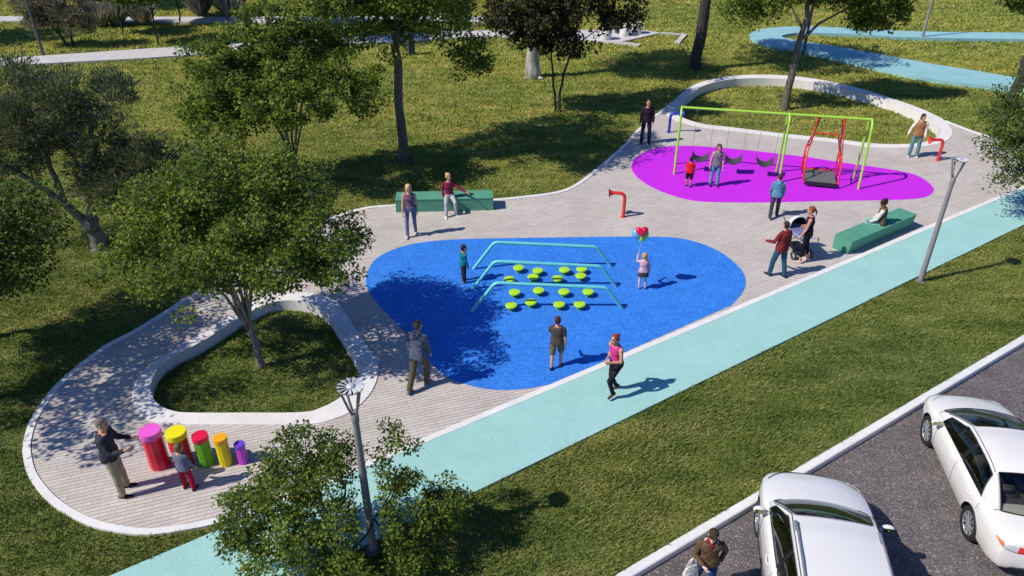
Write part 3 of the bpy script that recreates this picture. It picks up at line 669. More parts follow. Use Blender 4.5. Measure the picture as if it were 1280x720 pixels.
    lob = [(-1.6, 0, 2.2, .9, .8, .7), (-.9, 0, 1.6, .8, .7, .6), (-.6, 0, 2.6, .9, .8, .7), (.7, 0, 2.2, .9, .8, .8), (.9, 0, 1.3, .8, .7, .5), (.2, 0, 1.7, .6, .6, .5), (-1.5, 0, 1.3, .5, .5, .5), (.6, 0, 3.0, .7, .7, .5)]
    make_tree('open_shrub', 'open grey leaved shrub on dark stems beside the tall lamp at top left', b, st, lob, 260, 60, .20, M['leaf_grey'], M['bark_dark'], 91, .34, style='needle', cat='shrub', rtip=.012)
    # strap-leaved clumps along the far path
    for i, (u, v, s, lab) in enumerate(((128, 33, 1.0, 'strap leaved grey clump beside the far pale path, leftmost of the row'), (147, 32, 1.05, 'strap leaved grey clump touching the leftmost one'), (181, 31, .95, 'strap leaved grey clump behind the thin trunked small tree'), (252, 20, 1.15, 'wide strap leaved clump beyond the far path'), (287, 20, 1.15, 'wide strap leaved clump beside the dark pole beyond the far path'))):
        root = thing('strap_plant', lab, 'plant', V3(u, v), 0, 'strap leaved clumps along the far path'); r = np.random.default_rng(200 + i); n = 420; s *= 1.12
        a = r.uniform(0, 2 * np.pi, n); t = r.uniform(.05, 1.0, n); P = np.stack([np.cos(a) * .25 * t * s, np.sin(a) * .25 * t * s, np.zeros(n)], 1)
        D = unit(np.stack([np.cos(a) * t * .85, np.sin(a) * t * .85, np.full(n, 1.0)], 1) + r.normal(0, .08, (n, 3))); ln = s * r.uniform(.9, 1.7, n)
        Nn = unit(np.stack([-np.cos(a), -np.sin(a), np.full(n, .6)], 1)); V, F = leaf_faces(P, Nn, D, ln, np.full(n, .05 * s))
        fast_mesh('foliage', V, F, M['leaf_strap'], root)
# ---------------------------------------------------------------- people
JOBS = []
class Blob:
    """overlapping tapered shapes that are fused into one continuous skin"""
    def __init__(s): s.mb = MB(); s.prims = []
    def cap(s, a, b, ra, rb=None, tagi=0, n=10):
        rb = ra if rb is None else rb; a, b = Vector(a), Vector(b); d = b - a
        u = d.normalized() if d.length > 1e-6 else Vector((0, 0, 1))
        pts = []; rs = []
        for t in (-1, -.8, -.45): pts.append(a + u * ra * t); rs.append(max(.001, ra * math.sqrt(max(0, 1 - t * t))))
        pts.append(a); rs.append(ra); pts.append(b); rs.append(rb)
        for t in (.45, .8, 1): pts.append(b + u * rb * t); rs.append(max(.001, rb * math.sqrt(max(0, 1 - t * t))))
        s.mb.tube(pts, rs, n); s.prims.append((a, b, ra, rb, tagi)); return s
    def ell(s, c, r, tagi=0, rot=None, n=12):
        c = Vector(c); prof = [(max(.001, math.cos(t)), math.sin(t)) for t in [(-90 + 180 * i / 8) * math.pi / 180 for i in range(9)]]
        vs = []; k = len(prof)
        for pr, z in prof:
            for j in range(n):
                a = 2 * math.pi * j / n; p = Vector((pr * math.cos(a) * r[0], pr * math.sin(a) * r[1], z * r[2]))
                vs.append((rot @ p if rot else p) + c)
        fs = [(i * n + j, i * n + (j + 1) % n, (i + 1) * n + (j + 1) % n, (i + 1) * n + j) for i in range(k - 1) for j in range(n)] + [tuple(range(n - 1, -1, -1)), tuple((k - 1) * n + j for j in range(n))]
        s.mb.add(vs, fs); m = min(r); s.prims.append((c, c, m, m, tagi)); return s
    def loft(s, rings, n=16, tagi=0):
        """rings: (centre, half width vector, half depth vector)"""
        vs = []; k = len(rings)
        for c, X, Y in rings:
            for j in range(n):
                a = 2 * math.pi * j / n; ca, sa = math.cos(a), math.sin(a)
                f = (abs(ca) ** 2.6 + abs(sa) ** 2.6) ** (-1 / 2.6)
                vs.append(c + X * ca * f + Y * sa * f)
        fs = [(i * n + j, i * n + (j + 1) % n, (i + 1) * n + (j + 1) % n, (i + 1) * n + j) for i in range(k - 1) for j in range(n)] + [tuple(range(n - 1, -1, -1)), tuple((k - 1) * n + j for j in range(n))]
        s.mb.add(vs, fs); return s

def fuse(blobs, name, mats, parent=None, wrinkle=0.0, root=None):
    """queue: every blob (with its own fineness) becomes a fused skin; they are joined into one mesh"""
    JOBS.append((blobs, name, mats, parent, wrinkle, root))

def flush_people():
    tmp = []
    for blobs, *_ in JOBS:
        for bl, vox, sm in blobs:
            me = bpy.data.meshes.new('t'); me.from_pydata(bl.mb.v, [], bl.mb.f)
            bm = bmesh.new(); bm.from_mesh(me); bmesh.ops.recalc_face_normals(bm, faces=bm.faces); bm.to_mesh(me); bm.free()
            o = bpy.data.objects.new('t', me); COL.objects.link(o)
            m = o.modifiers.new('r', 'REMESH'); m.mode = 'VOXEL'; m.voxel_size = vox; m.adaptivity = 0
            if sm: s_ = o.modifiers.new('s', 'SMOOTH'); s_.factor = .5; s_.iterations = sm
            tmp.append(o)
    dg = bpy.context.evaluated_depsgraph_get(); dg.update(); it = iter(tmp)
    for blobs, name, mats, parent, wr, root in JOBS:
        bm = bmesh.new(); mi = []
        for bl, vox, sm in blobs:
            o = next(it); me = bpy.data.meshes.new_from_object(o.evaluated_get(dg)); bm.from_mesh(me)
            if len(mats) > 1 and len(me.polygons):
                C = np.empty(len(me.polygons) * 3); me.polygons.foreach_get('center', C); C = C.reshape(-1, 3); best = np.full(len(C), 1e9); idx = np.zeros(len(C), int)
                for a, b, ra, rb, t in bl.prims:
                    a_, b_ = np.array(a), np.array(b); ab = b_ - a_; L2 = max(ab @ ab, 1e-9)
                    h = np.clip(((C - a_) @ ab) / L2, 0, 1); dd = np.linalg.norm(C - a_ - h[:, None] * ab, axis=1) - (ra + (rb - ra) * h) + (.0035 if t >= 2 else .001 if t else 0)
                    k = dd < best; best[k] = dd[k]; idx[k] = t
                mi.append(idx)
            else: mi.append(np.zeros(len(me.polygons), int))
            bpy.data.meshes.remove(me)
        me = bpy.data.meshes.new(name); bm.to_mesh(me); bm.free()
        if wr:
            n = len(me.vertices); co = np.empty(n * 3, np.float32); me.vertices.foreach_get('co', co); co = co.reshape(-1, 3)
            no = np.empty(n * 3, np.float32); me.vertices.foreach_get('normal', no); no = no.reshape(-1, 3)
            w = np.sin(co[:, 2] * 46 + 5 * np.sin(co[:, 0] * 19) + 3 * np.sin(co[:, 1] * 23)) * .6 + np.sin(co[:, 2] * 21 + co[:, 0] * 31 - co[:, 1] * 17) * .5
            co += no * (w * wr)[:, None]; me.vertices.foreach_set('co', co.ravel())
        for m in mats: me.materials.append(m)
        me.polygons.foreach_set('use_smooth', [True] * len(me.polygons))
        if len(mats) > 1: me.polygons.foreach_set('material_index', np.concatenate(mi).astype(np.int32))
        me.update()
        if root is not None: root.data = me
        else:
            o = bpy.data.objects.new(name, me); COL.objects.link(o); o.parent = parent
    for o in tmp:
        me = o.data; bpy.data.objects.remove(o); bpy.data.meshes.remove(me)
    JOBS.clear()

CLOTH = {}
def cloth(rgb, rough=.9, var=.14, scale=9.0):
    k = (rgb, rough, var, scale)
    if k not in CLOTH: CLOTH[k] = pm('cloth', lin(*rgb), rough, 0, var, scale, .25, 260, .15)
    return CLOTH[k]

def dirv(p, a, s):
    p, a = R(p), R(a); return Vector((s * math.sin(a), math.cos(a) * math.sin(p), -math.cos(a) * math.cos(p)))

def person(label, loc, heading, h, top, bottom, skin=(205, 150, 120), hair=(40, 28, 20), shoes=(40, 38, 38), hairstyle='short', sleeve='long', legwear='long',
           arms=((6, 8, 12, 4), (6, 8, 12, 4)), legs=((4, 3, 2), (-4, 3, 6)), lean=3, headyaw=0, headpitch=0, seat=None, kid=0.0, fem=0.0, extra=None, group=None, tight=0.0, cat='person', shoe_top=0, cuff=None):
    """forward is local +Y. arms (left, right): upper arm pitch and spread, forearm pitch and spread; legs: thigh pitch, spread, knee bend"""
    s = h / 1.75; root_me = bpy.data.meshes.new('person'); root = bpy.data.objects.new('person', root_me); COL.objects.link(root)
    tag(root, label, cat, group); root.rotation_euler = (0, 0, R(heading - 90))
    hs = 1 + .28 * kid; legl = 1 - .10 * kid
    sw = (.185 - .02 * fem) * (1 - .06 * kid); hw = .095 + .006 * fem; thick = 1.03 - .07 * fem + .02 * kid
    Lt, Ls, Lu, Lf = .43 * legl, .42 * legl, .285, .25
    Lt, Ls, Lu, Lf = [x * s for x in (Lt, Ls, Lu, Lf)]
    ft = lambda v: v * s
    # legs from a pelvis at the origin
    J = {}; low = 1e9
    for i, sd in ((0, -1), (1, 1)):
        tp, ta, kb = legs[i]; hip = Vector((sd * hw, 0, -.04)) * s
        kn_ = hip + dirv(tp, ta, sd) * Lt; an = kn_ + dirv(tp - kb, ta * .4, sd) * Ls
        J[i] = (hip, kn_, an, tp - kb); low = min(low, an.z)
    pz = (seat + .11 * s) if seat is not None else (-low + .085 * s)
    base = Vector(loc)
    root.location = base
    O = Vector((0, 0, pz))
    up = Vector((0, math.sin(R(lean)), math.cos(R(lean)))); fw = Vector((0, math.cos(R(lean)), -math.sin(R(lean)))); rt = Vector((1, 0, 0))
    tl = .50 * (1 - .05 * kid)
    at = lambda x, y, z: O + (rt * x + fw * y + up * (z * tl / .50)) * s
    sk, top_m, bot_m = pm('skin', lin(*skin), .55, 0, .07, 14, .08, 200, .35), cloth(top), cloth(bottom)
    hair_m = pm('hair', lin(*hair), .6, 0, .3, 40, .5, 120, .35); shoe_m = cloth(shoes, .6)
    lip = pm('lips', tuple(x * y for x, y in zip(lin(*skin)[:3], (.75, .42, .42)))); eye = pm('eyes', (.02, .015, .012), .3)
    body = Blob(); H_ = Blob(); hands = []
    # torso
    def torso(bl, inf, z0=-.10, z1=.50, taper=0.0):
        prof = [(-.10, .155 + .008 * fem, .108), (0, .165 + .012 * fem, .115), (.10, .150 - .012 * fem, .105), (.20, .142 - .014 * fem, .100), (.32, .165 - .012 * fem, .115 + .012 * fem), (.42, .172 - .012 * fem, .108), (.49, .125, .085), (.53, .065, .06)]
        rr = []
        for z, wx, dy in prof:
            if z < z0 - .001 or z > z1 + .001: continue
            t = inf + taper * max(0, (.25 - z))
            rr.append((at(0, -.012, z), rt * (wx * thick + t) * s, fw * (dy * thick + t) * s))
        bl.loft(rr); bl.prims.append((at(0, 0, 0), at(0, 0, .42), .12 * s, .12 * s, 0))
    torso(body, 0)
    nk = at(0, .0, .50); hc = at(0, .02 + .01 * headpitch / 30, .665 + .04 * kid * 0)
    body.cap(nk, hc - up * .05 * s, ft(.052 * thick + .004), ft(.048))
    # head
    q = Matrix.Rotation(R(headyaw), 3, 'Z') @ Matrix.Rotation(R(-headpitch), 3, 'X')
    k = s * hs; hp = lambda x, y, z: hc + (q @ Vector((x, y, z))) * k
    H_.ell(hc + (q @ Vector((0, -.008, .03))) * k, (.076 * k, .094 * k, .098 * k), 0, q)
    H_.ell(hp(0, .018, -.045), (.058 * k, .066 * k, .072 * k), 0, q); H_.cap(hp(0, .045, -.095), hp(0, .03, -.09), .030 * k, .035 * k)
    H_.cap(hp(0, .083, .012), hp(0, .100, -.030), .010 * k, .014 * k); H_.cap(hp(-.018, .082, -.063), hp(.018, .082, -.063), .009 * k, None, 1)
    for sd in (-1, 1):
        H_.cap(hp(sd * .031, .0835, .010), hp(sd * .035, .0825, .010), .0072 * k, None, 2); H_.cap(hp(sd * .020, .089, .033), hp(sd * .046, .082, .034), .0055 * k, None, 3)
        H_.ell(hp(sd * .078, -.008, .0), (.012 * k, .020 * k, .031 * k), 0, q)
        H_.cap(hp(sd * .035, .062, -.025), hp(sd * .04, .055, -.03), .024 * k)
    H_.cap(nk, hc - up * .04 * s, ft(.050 * thick + .003), ft(.046))
    # arms and hands
    shirt = Blob(); shirt2 = None
    ti = .016 - .010 * tight
    vest = sleeve in ('vest', 'openvest')
    torso(shirt, ti, -.10 if not tight else -.04, .49, .05 if not tight else 0)
    if sleeve == 'none' and fem: pass
    inner = Blob() if vest else None
    for i, sd in ((0, -1), (1, 1)):
        up_, us, fp, fs_ = arms[i]; S = at(sd * sw, -.01, .425); E = S + dirv(up_, us, sd) * Lu; W = E + dirv(fp, fs_, sd) * Lf
        J['h%d' % i] = W; J['e%d' % i] = E
        body.cap(at(sd * .10, -.01, .42), S, ft(.056 * thick), ft(.058 * thick)); body.cap(S, E, ft(.052 * thick), ft(.040 * thick)); body.cap(E, E.lerp(W, .35), ft(.040 * thick), ft(.040 * thick)); body.cap(E.lerp(W, .35), W, ft(.040 * thick), ft(.027 * thick))
        bl = inner if vest else shirt
        if sleeve != 'none':
            bl.cap(at(sd * .10, -.01, .42), S, ft(.066 * thick), ft(.064 * thick))
            if sleeve == 'tee': bl.cap(S, S.lerp(E, .62), ft(.064 * thick), ft(.066 * thick))
            elif sleeve == 'elbow': bl.cap(S, E, ft(.062 * thick), ft(.054 * thick))
            else:
                bl.cap(S, E, ft(.065 * thick), ft(.053 * thick)); bl.cap(E, E.lerp(W, .9), ft(.053 * thick), ft(.042 * thick))
        else: shirt.cap(at(sd * .09, -.01, .40), at(sd * .12, -.012, .45), ft(.05 * thick), ft(.042 * thick))
        # hand: palm, four curled fingers of unequal length, thumb from the side of the palm
        hb = Blob(); dW = (W - E).normalized(); sidev = (rt * sd - dW * dW.dot(rt * sd))
        if sidev.length < .2: sidev = up - dW * dW.dot(up)
        sidev.normalize(); pn = dW.cross(sidev).normalized() * (-sd)                     # back of the hand
        flat = sidev if False else dW.cross(pn).normalized()
        thick_ax = sidev; wide = pn * (1 if pn.dot(fw) > 0 else -1)                       # palm faces the body, thumb side forward
        k2 = s * (1 + .05 * kid)
        hb.cap(W, W + dW * .03 * k2, .026 * k2, .024 * k2)
        for f_, (o_, L_) in enumerate(((.030, .072), (.010, .080), (-.010, .075), (-.028, .060))):
            a0 = W + dW * .025 * k2 + wide * o_ * .7 * k2; a1 = W + dW * .088 * k2 + wide * o_ * k2
            hb.cap(a0, a1, .0125 * k2, .0115 * k2)
            a2 = a1 + (dW * .9 - thick_ax * .35).normalized() * L_ * .5 * k2; a3 = a2 + (dW * .55 - thick_ax * .8).normalized() * L_ * .5 * k2
            hb.cap(a1, a2, .0095 * k2, .0085 * k2); hb.cap(a2, a3, .0085 * k2, .0072 * k2)
        t0 = W + dW * .03 * k2 + wide * .022 * k2; t1 = t0 + (dW * .6 + wide * .75 - thick_ax * .25).normalized() * .042 * k2; t2 = t1 + (dW * .9 + wide * .2 - thick_ax * .3).normalized() * .032 * k2
        hb.cap(t0, t1, .013 * k2, .011 * k2); hb.cap(t1, t2, .0105 * k2, .0085 * k2); hands.append(hb)
    # legs
    trou = Blob(); rr = [(at(0, -.012, z), rt * (wx * thick + .012) * s, fw * (dy * thick + .012) * s) for z, wx, dy in ((-.10, .158, .112), (0, .168 + .012 * fem, .118), (.07, .160, .112))]
    trou.loft(rr)
    shl = []
    lt = .016 - .009 * tight
    for i, sd in ((0, -1), (1, 1)):
        hip, kn_, an, sp = J[i]; hip, kn_, an = hip + O, kn_ + O, an + O
        body.cap(hip, kn_, ft(.083 * thick), ft(.055 * thick)); body.cap(kn_, kn_.lerp(an, .35), ft(.053 * thick), ft(.055 * thick)); body.cap(kn_.lerp(an, .35), an, ft(.055 * thick), ft(.036 * thick))
        fd = dirv(min(90, sp * .55 + 90) if seat is None else 88, 6, sd); fd.z = min(fd.z, .25); 
        if sp < -30: fd = dirv(sp + 90, 6, sd)
        fd.normalize(); sh = (kn_ - an).normalized()
        hl = an - sh * .045 * s - fd * .045 * s; to = an - sh * .055 * s + fd * .15 * s
        body.cap(an, hl, ft(.034), ft(.032)); body.cap(hl, to, ft(.034), ft(.026))
        if legwear == 'long':
            trou.cap(hip, kn_, ft((.083 + lt) * thick), ft((.056 + lt) * thick)); trou.cap(kn_, an.lerp(kn_, .03), ft((.056 + lt) * thick), ft((.040 + lt * 1.6) * thick))
        elif legwear == 'capri':
            trou.cap(hip, kn_, ft((.083 + lt) * thick), ft((.056 + lt) * thick)); trou.cap(kn_, kn_.lerp(an, .62), ft((.056 + lt) * thick), ft((.048 + lt) * thick))
        elif legwear == 'shorts':
            trou.cap(hip, hip.lerp(kn_, .86), ft((.085 + lt) * thick), ft((.072 + lt * 1.4) * thick))
        so = Blob(); so.cap(an - sh * .02 * s, hl, ft(.041), ft(.040)); so.cap(hl, to, ft(.041), ft(.033)); so.cap(hl - sh * .012 * s, to - sh * .004 * s, ft(.036), ft(.030)); shl.append(so)
    fuse([(body, .010 * max(s, .75), 2), (H_, .0055 * max(s, .8), 1)] + [(hb, .0042 * max(s, .75), 1) for hb in hands], 'person', [sk, lip, eye, hair_m], root=root)
    v = .0115 * max(s, .75)
    names = {'long': 'jacket' if not fem else 'shirt', 'tee': 'shirt', 'none': 'tank_top', 'vest': 'vest', 'elbow': 'shirt'}
    fuse([(shirt, v, 3)], names[sleeve], [top_m if not (extra and 'topmat' in extra) else extra['topmat']], root, .0045 if not tight else .002)
    if vest: fuse([(inner, v, 3)], 'shirt', [cloth(extra['inner'])], root, .003)
    if legwear != 'skirt': fuse([(trou, v, 3)], {'long': 'trousers', 'capri': 'leggings', 'shorts': 'shorts'}[legwear], [bot_m], root, .0045 if not tight else .0015)
    else:
        sk_ = Blob(); sk_.loft([(at(0, -.01, .06), rt * .150 * s, fw * .112 * s), (at(0, -.01, -.05), rt * .185 * s, fw * .15 * s), (at(0, -.01, -.25), rt * .235 * s, fw * .20 * s)]); fuse([(sk_, v, 1)], 'skirt', [bot_m], root, .005)
    for so in shl: fuse([(so, .009 * max(s, .75), 1)], 'shoe', [shoe_m], root)
    # hair / hat
    hb = Blob()
    if hairstyle != 'bald':
        w_ = 1.0 if hairstyle in ('short', 'cap') else 1.06
        hb.ell(hc + (q @ Vector((0, -.022, .052))) * k, (.084 * k * w_, .094 * k * w_, .085 * k), 0, q)
        hb.ell(hc + (q @ Vector((0, -.045, .005))) * k, (.080 * k * w_, .068 * k * w_, .085 * k), 0, q)
        if hairstyle in ('bob', 'long', 'pony', 'bun'):
            for sd in (-1, 1): hb.cap(hp(sd * .062, -.01, .07), hp(sd * .074, -.025, -.02), .030 * k, .022 * k)
        if hairstyle == 'bob':
            for sd in (-1, 1): hb.cap(hp(sd * .07, -.015, .03), hp(sd * .072, -.02, -.085), .030 * k, .022 * k)
            hb.cap(hp(-.04, -.07, .0), hp(.04, -.07, -.08), .045 * k, .04 * k)
        if hairstyle == 'long':
            hb.cap(hp(0, -.065, .02), hp(0, -.085, -.22), .062 * k, .035 * k)
        if hairstyle == 'pony': hb.cap(hp(0, -.10, .05), hp(0, -.16, -.03), .030 * k, .026 * k); hb.cap(hp(0, -.16, -.03), hp(0, -.15, -.14), .026 * k, .012 * k)
        if hairstyle == 'bun': hb.ell(hp(0, -.10, .09), (.042 * k, .042 * k, .042 * k))
        if hairstyle == 'curly':
            r_ = random.Random(len(label))
            for _ in range(26):
                a = r_.uniform(0, 6.28); z = r_.uniform(-.02, .13); rr_ = .085 * math.sqrt(max(.1, 1 - ((z - .04) / .11) ** 2)); y_ = math.sin(a) * rr_ - .02
                if y_ > .045 and z < .07: continue
                hb.ell(hp(math.cos(a) * rr_, y_, z), (.026 * k,) * 3)
        fuse([(hb, .006 * max(s, .8), 2)], 'hair', [hair_m], root, .003)
    if extra and 'cap' in extra:
        cb = Blob(); cb.ell(hc + (q @ Vector((0, -.01, .062))) * k, (.094 * k, .108 * k, .080 * k), 0, q); cb.loft([(hp(0, .10, .055), (q @ Vector((.075, 0, 0))) * k, (q @ Vector((0, .075, -.01))) * k), (hp(0, .10, .069), (q @ Vector((.072, 0, 0))) * k, (q @ Vector((0, .07, -.01))) * k)])
        fuse([(cb, .006, 1)], 'cap', [cloth(extra['cap'])], root)
    if extra and 'hood' in extra:
        hd = Blob(); hd.cap(at(-.055, -.085, .50), at(.055, -.085, .50), .05 * s); hd.cap(at(-.04, -.12, .44), at(.04, -.12, .44), .05 * s); hd.cap(at(-.085, -.02, .50), at(-.06, .05, .49), .032 * s, .026 * s); hd.cap(at(.085, -.02, .50), at(.06, .05, .49), .032 * s, .026 * s)
        fuse([(hd, .009, 2)], 'hood', [top_m], root, .003)
    if extra and 'collar' in extra:
        cb = Blob(); cb.cap(at(-.05, .0, .515), at(.05, .0, .515), .048 * s); cb.cap(at(0, .07, .47), at(0, .09, .34), .05 * s, .035 * s); fuse([(cb, .009, 2)], 'scarf', [cloth(extra['collar'])], root, .004)
    if extra and 'print' in extra:
        mb = MB(); r_ = random.Random(3)
        for a_, w_, z_ in ((-.035, .03, .345), (.01, .04, .35), (.045, .022, .343), (-.01, .05, .325)): mb.box(at(a_, (.108 + .012) * thick + .018, z_), (w_ * s, .006 * s, .013 * s))
        mb.build('chest_print', cloth(extra['print']), root)
    root['_h0'] = [list(root.location + Matrix.Rotation(R(heading - 90), 3, 'Z') @ J[k_]) for k_ in ('h0', 'h1', 'e1')]
    return root

HANDS = {}
def build_people():
    P, B, T = PLAZA_Z, PLAZA_Z + .006, PATH_Z
    at = lambda u, v, z=P: tuple(G(u, v, z))
    person('older man in dark grey jacket and khaki trousers holding both arms towards the drums', at(155, 615), 10, 1.74, (62, 60, 68), (168, 155, 128), hair=(120, 112, 100), shoes=(35, 33, 32), arms=((20, 12, 84, -10), (26, 14, 104, 4)), legs=((3, 3, 2), (4, 5, 4)), lean=2, headyaw=-8, headpitch=12)
    person('boy in a grey shirt and crimson trousers seen from behind in front of the drums', at(237, 611), 78, 1.13, (112, 112, 128), (165, 30, 55), hair=(120, 92, 62), shoes=(45, 35, 40), kid=1, arms=((4, 16, 25, 2), (2, 14, 25, 4)), legs=((2, 4, 2), (1, 7, 3)), sleeve='long')
    person('man in a grey hooded sweatshirt and olive trousers walking beside the blue surface', at(526, 484), 66, 1.74, (82, 92, 112), (92, 85, 68), hair=(74, 56, 44), shoes=(130, 128, 125), arms=((-12, 4, 4, -2), (12, 4, 26, -4)), legs=((-14, 1, 14), (24, -1, 30)), lean=5, extra={'hood': 0}, headyaw=-8)
    person('boy in a dark tee shirt and khaki shorts walking away across the blue surface', at(695, 458, B), 78, 1.38, (78, 72, 66), (112, 98, 76), hair=(84, 38, 26), shoes=(50, 42, 40), kid=.5, sleeve='tee', legwear='shorts', arms=((30, 8, 60, -4), (-8, 10, 6, 6)), legs=((-8, 2, 8), (16, 3, 26)), lean=2, headyaw=-4)
    person('woman in a pink tank top and black leggings jogging on the turquoise path', at(767, 492, T), 216, 1.62, (205, 60, 135), (40, 34, 44), hair=(132, 58, 36), shoes=(92, 78, 66), hairstyle='bun', fem=1, sleeve='none', legwear='long', tight=1, arms=((4, 12, 96, -26), (-22, 14, 84, -30)), legs=((42, 2, 60), (2, 2, 30)), lean=8, headpitch=-4)
    person('boy in teal jacket and dark trousers at the left foot of the aqua rails', at(580, 352, B), 25, 1.17, (20, 120, 135), (48, 40, 52), hair=(42, 26, 24), shoes=(150, 130, 130), kid=1, arms=((4, 6, 14, 0), (6, 6, 16, 0)), legs=((2, 2, 2), (-2, 3, 2)))
    person('girl in a pale pink top and dark skirt raising a hand to the balloons', at(802, 361, B), 88, 1.12, (205, 165, 178), (62, 58, 60), hair=(196, 150, 98), shoes=(150, 90, 85), kid=1, fem=.6, legwear='skirt', hairstyle='bob', arms=((62, 16, 150, -4), (4, 14, 14, 6)), legs=((2, 2, 2), (3, 4, 4)), skin=(226, 190, 175))
    person('blonde woman in a mauve tank top and grey jeans walking past the left bench', at(515, 295), 272, 1.69, (128, 92, 112), (112, 116, 138), hair=(214, 182, 128), shoes=(205, 190, 178), hairstyle='bob', fem=1, sleeve='none', tight=.8, arms=((-8, 8, 4, 2), (12, 8, 22, 2)), legs=((-6, 1, 8), (10, 2, 6)), lean=2, headyaw=10)
    bl = G(561, 251, .48)
    person('blonde woman in a maroon shirt sitting on the left green bench, one arm held out', (bl.x, 22.14, 0), 282, 1.66, (125, 42, 66), (172, 172, 176), hair=(200, 160, 104), shoes=(225, 222, 218), hairstyle='bun', fem=1, seat=.45, arms=((34, 42, 62, 48), (-6, 12, 40, -8)), legs=((82, 5, 84), (84, 9, 70)), lean=-2, headyaw=34, tight=.4)
    person('man in dark printed sweatshirt and dark jeans at the plaza edge by the lawn', at(806, 179), 262, 1.74, (44, 36, 44), (40, 44, 60), hair=(64, 44, 36), shoes=(30, 28, 30), arms=((2, 11, 10, 2), (4, 11, 14, 2)), legs=((2, 5, 1), (1, 5, 2)), extra={'print': (150, 62, 60)})
    person('small boy in a red tee shirt and dark shorts standing on the magenta surface', at(860, 233, B), 60, 1.12, (205, 28, 40), (38, 22, 28), hair=(32, 22, 20), shoes=(48, 40, 44), kid=1, sleeve='tee', legwear='shorts', arms=((4, 10, 16, 2), (4, 10, 18, 0)), legs=((2, 3, 2), (-2, 4, 2)), skin=(176, 130, 112))
    pat = pm('patterned_cloth', lin(120, 118, 132), .9, 0, .75, 60, .2, 200, .2, detail=1)
    person('girl in a patterned grey top and teal jeans standing before the swings', at(892, 232, B), 262, 1.52, (120, 118, 132), (88, 150, 160), hair=(50, 30, 30), shoes=(60, 36, 42), hairstyle='bob', fem=.8, kid=.3, sleeve='none', arms=((2, 12, 12, 4), (2, 14, 14, 6)), legs=((2, 3, 1), (3, 4, 3)), extra={'topmat': pat})
    person('boy in a light blue denim jacket and dark trousers walking towards the swings', at(966, 271), 74, 1.47, (88, 138, 168), (60, 62, 76), hair=(92, 40, 34), shoes=(58, 50, 52), kid=.35, arms=((8, 10, 30, 0), (4, 9, 24, 0)), legs=((-14, 3, 14), (12, 3, 8)), extra={'hood': 0})
    person('man in a maroon jacket and blue jeans beside the mother with the pushchair', at(970, 345), 118, 1.66, (122, 44, 44), (44, 84, 108), hair=(44, 34, 28), shoes=(40, 38, 36), arms=((22, 14, 78, 10), (2, 12, 30, -6)), legs=((12, 6, 8), (-8, 5, 6)), lean=-1, headyaw=-12, extra={'hood': 0})
    person('mother in a dark tank top and black leggings standing at the pushchair', at(1002, 327), 158, 1.70, (50, 34, 52), (26, 24, 30), hair=(150, 72, 40), shoes=(210, 190, 178), hairstyle='pony', fem=1, sleeve='none', legwear='capri', tight=.9, arms=((12, 6, 24, 0), (-24, 30, 60, -20)), legs=((6, 2, 4), (-6, 2, 6)), headyaw=12, headpitch=4)
    person('man in olive vest sitting on the right green bench, back to the path', (G(1101, 280, .48).x, G(1101, 280, .48).y, 0), 150, 1.62, (98, 88, 72), (120, 172, 172), hair=(26, 20, 20), shoes=(40, 36, 34), sleeve='vest', hairstyle='curly', seat=.45, arms=((22, 12, 48, -10), (16, 10, 40, -6)), legs=((84, 8, 72), (82, 12, 80)), lean=6, extra={'inner': (212, 206, 198)}, skin=(120, 80, 62))
    person('man in a tan vest with white sleeves standing before the curved concrete wall', at(1140, 196), 252, 1.66, (158, 116, 76), (92, 132, 136), hair=(38, 26, 24), shoes=(205, 200, 192), sleeve='vest', arms=((4, 8, 18, 2), (-2, 24, 12, 18)), legs=((2, 5, 2), (6, 4, 6)), headyaw=26, hairstyle='bob', extra={'inner': (225, 215, 196)})
    HANDS['bag'] = person('man in a brown jacket and dark cap standing at the kerb beside the parked car', (G(892, 664, 1.34).x, G(892, 664, 1.34).y, ROAD_Z), 262, 1.50, (96, 78, 58), (36, 62, 108), hair=(60, 50, 44), shoes=(40, 36, 34), arms=((-24, 24, 20, -16), (6, 14, 66, -34)), legs=((3, 5, 2), (-3, 6, 3)), headyaw=-14, headpitch=-8, extra={'cap': (62, 54, 42), 'collar': (120, 30, 44)}, skin=(222, 190, 168))
    HANDS['girl'] = [o for o in COL.objects if o.get('label', '').startswith('girl in a pale pink')][0]
    flush_people()
# ---------------------------------------------------------------- play equipment, benches, lamps
def arc(p0, p1, p2, n=6):
    p0, p1, p2 = Vector(p0), Vector(p1), Vector(p2)
    return [(p0 * (1 - t) ** 2 + p1 * 2 * t * (1 - t) + p2 * t * t) for t in [i / n for i in range(n + 1)]]

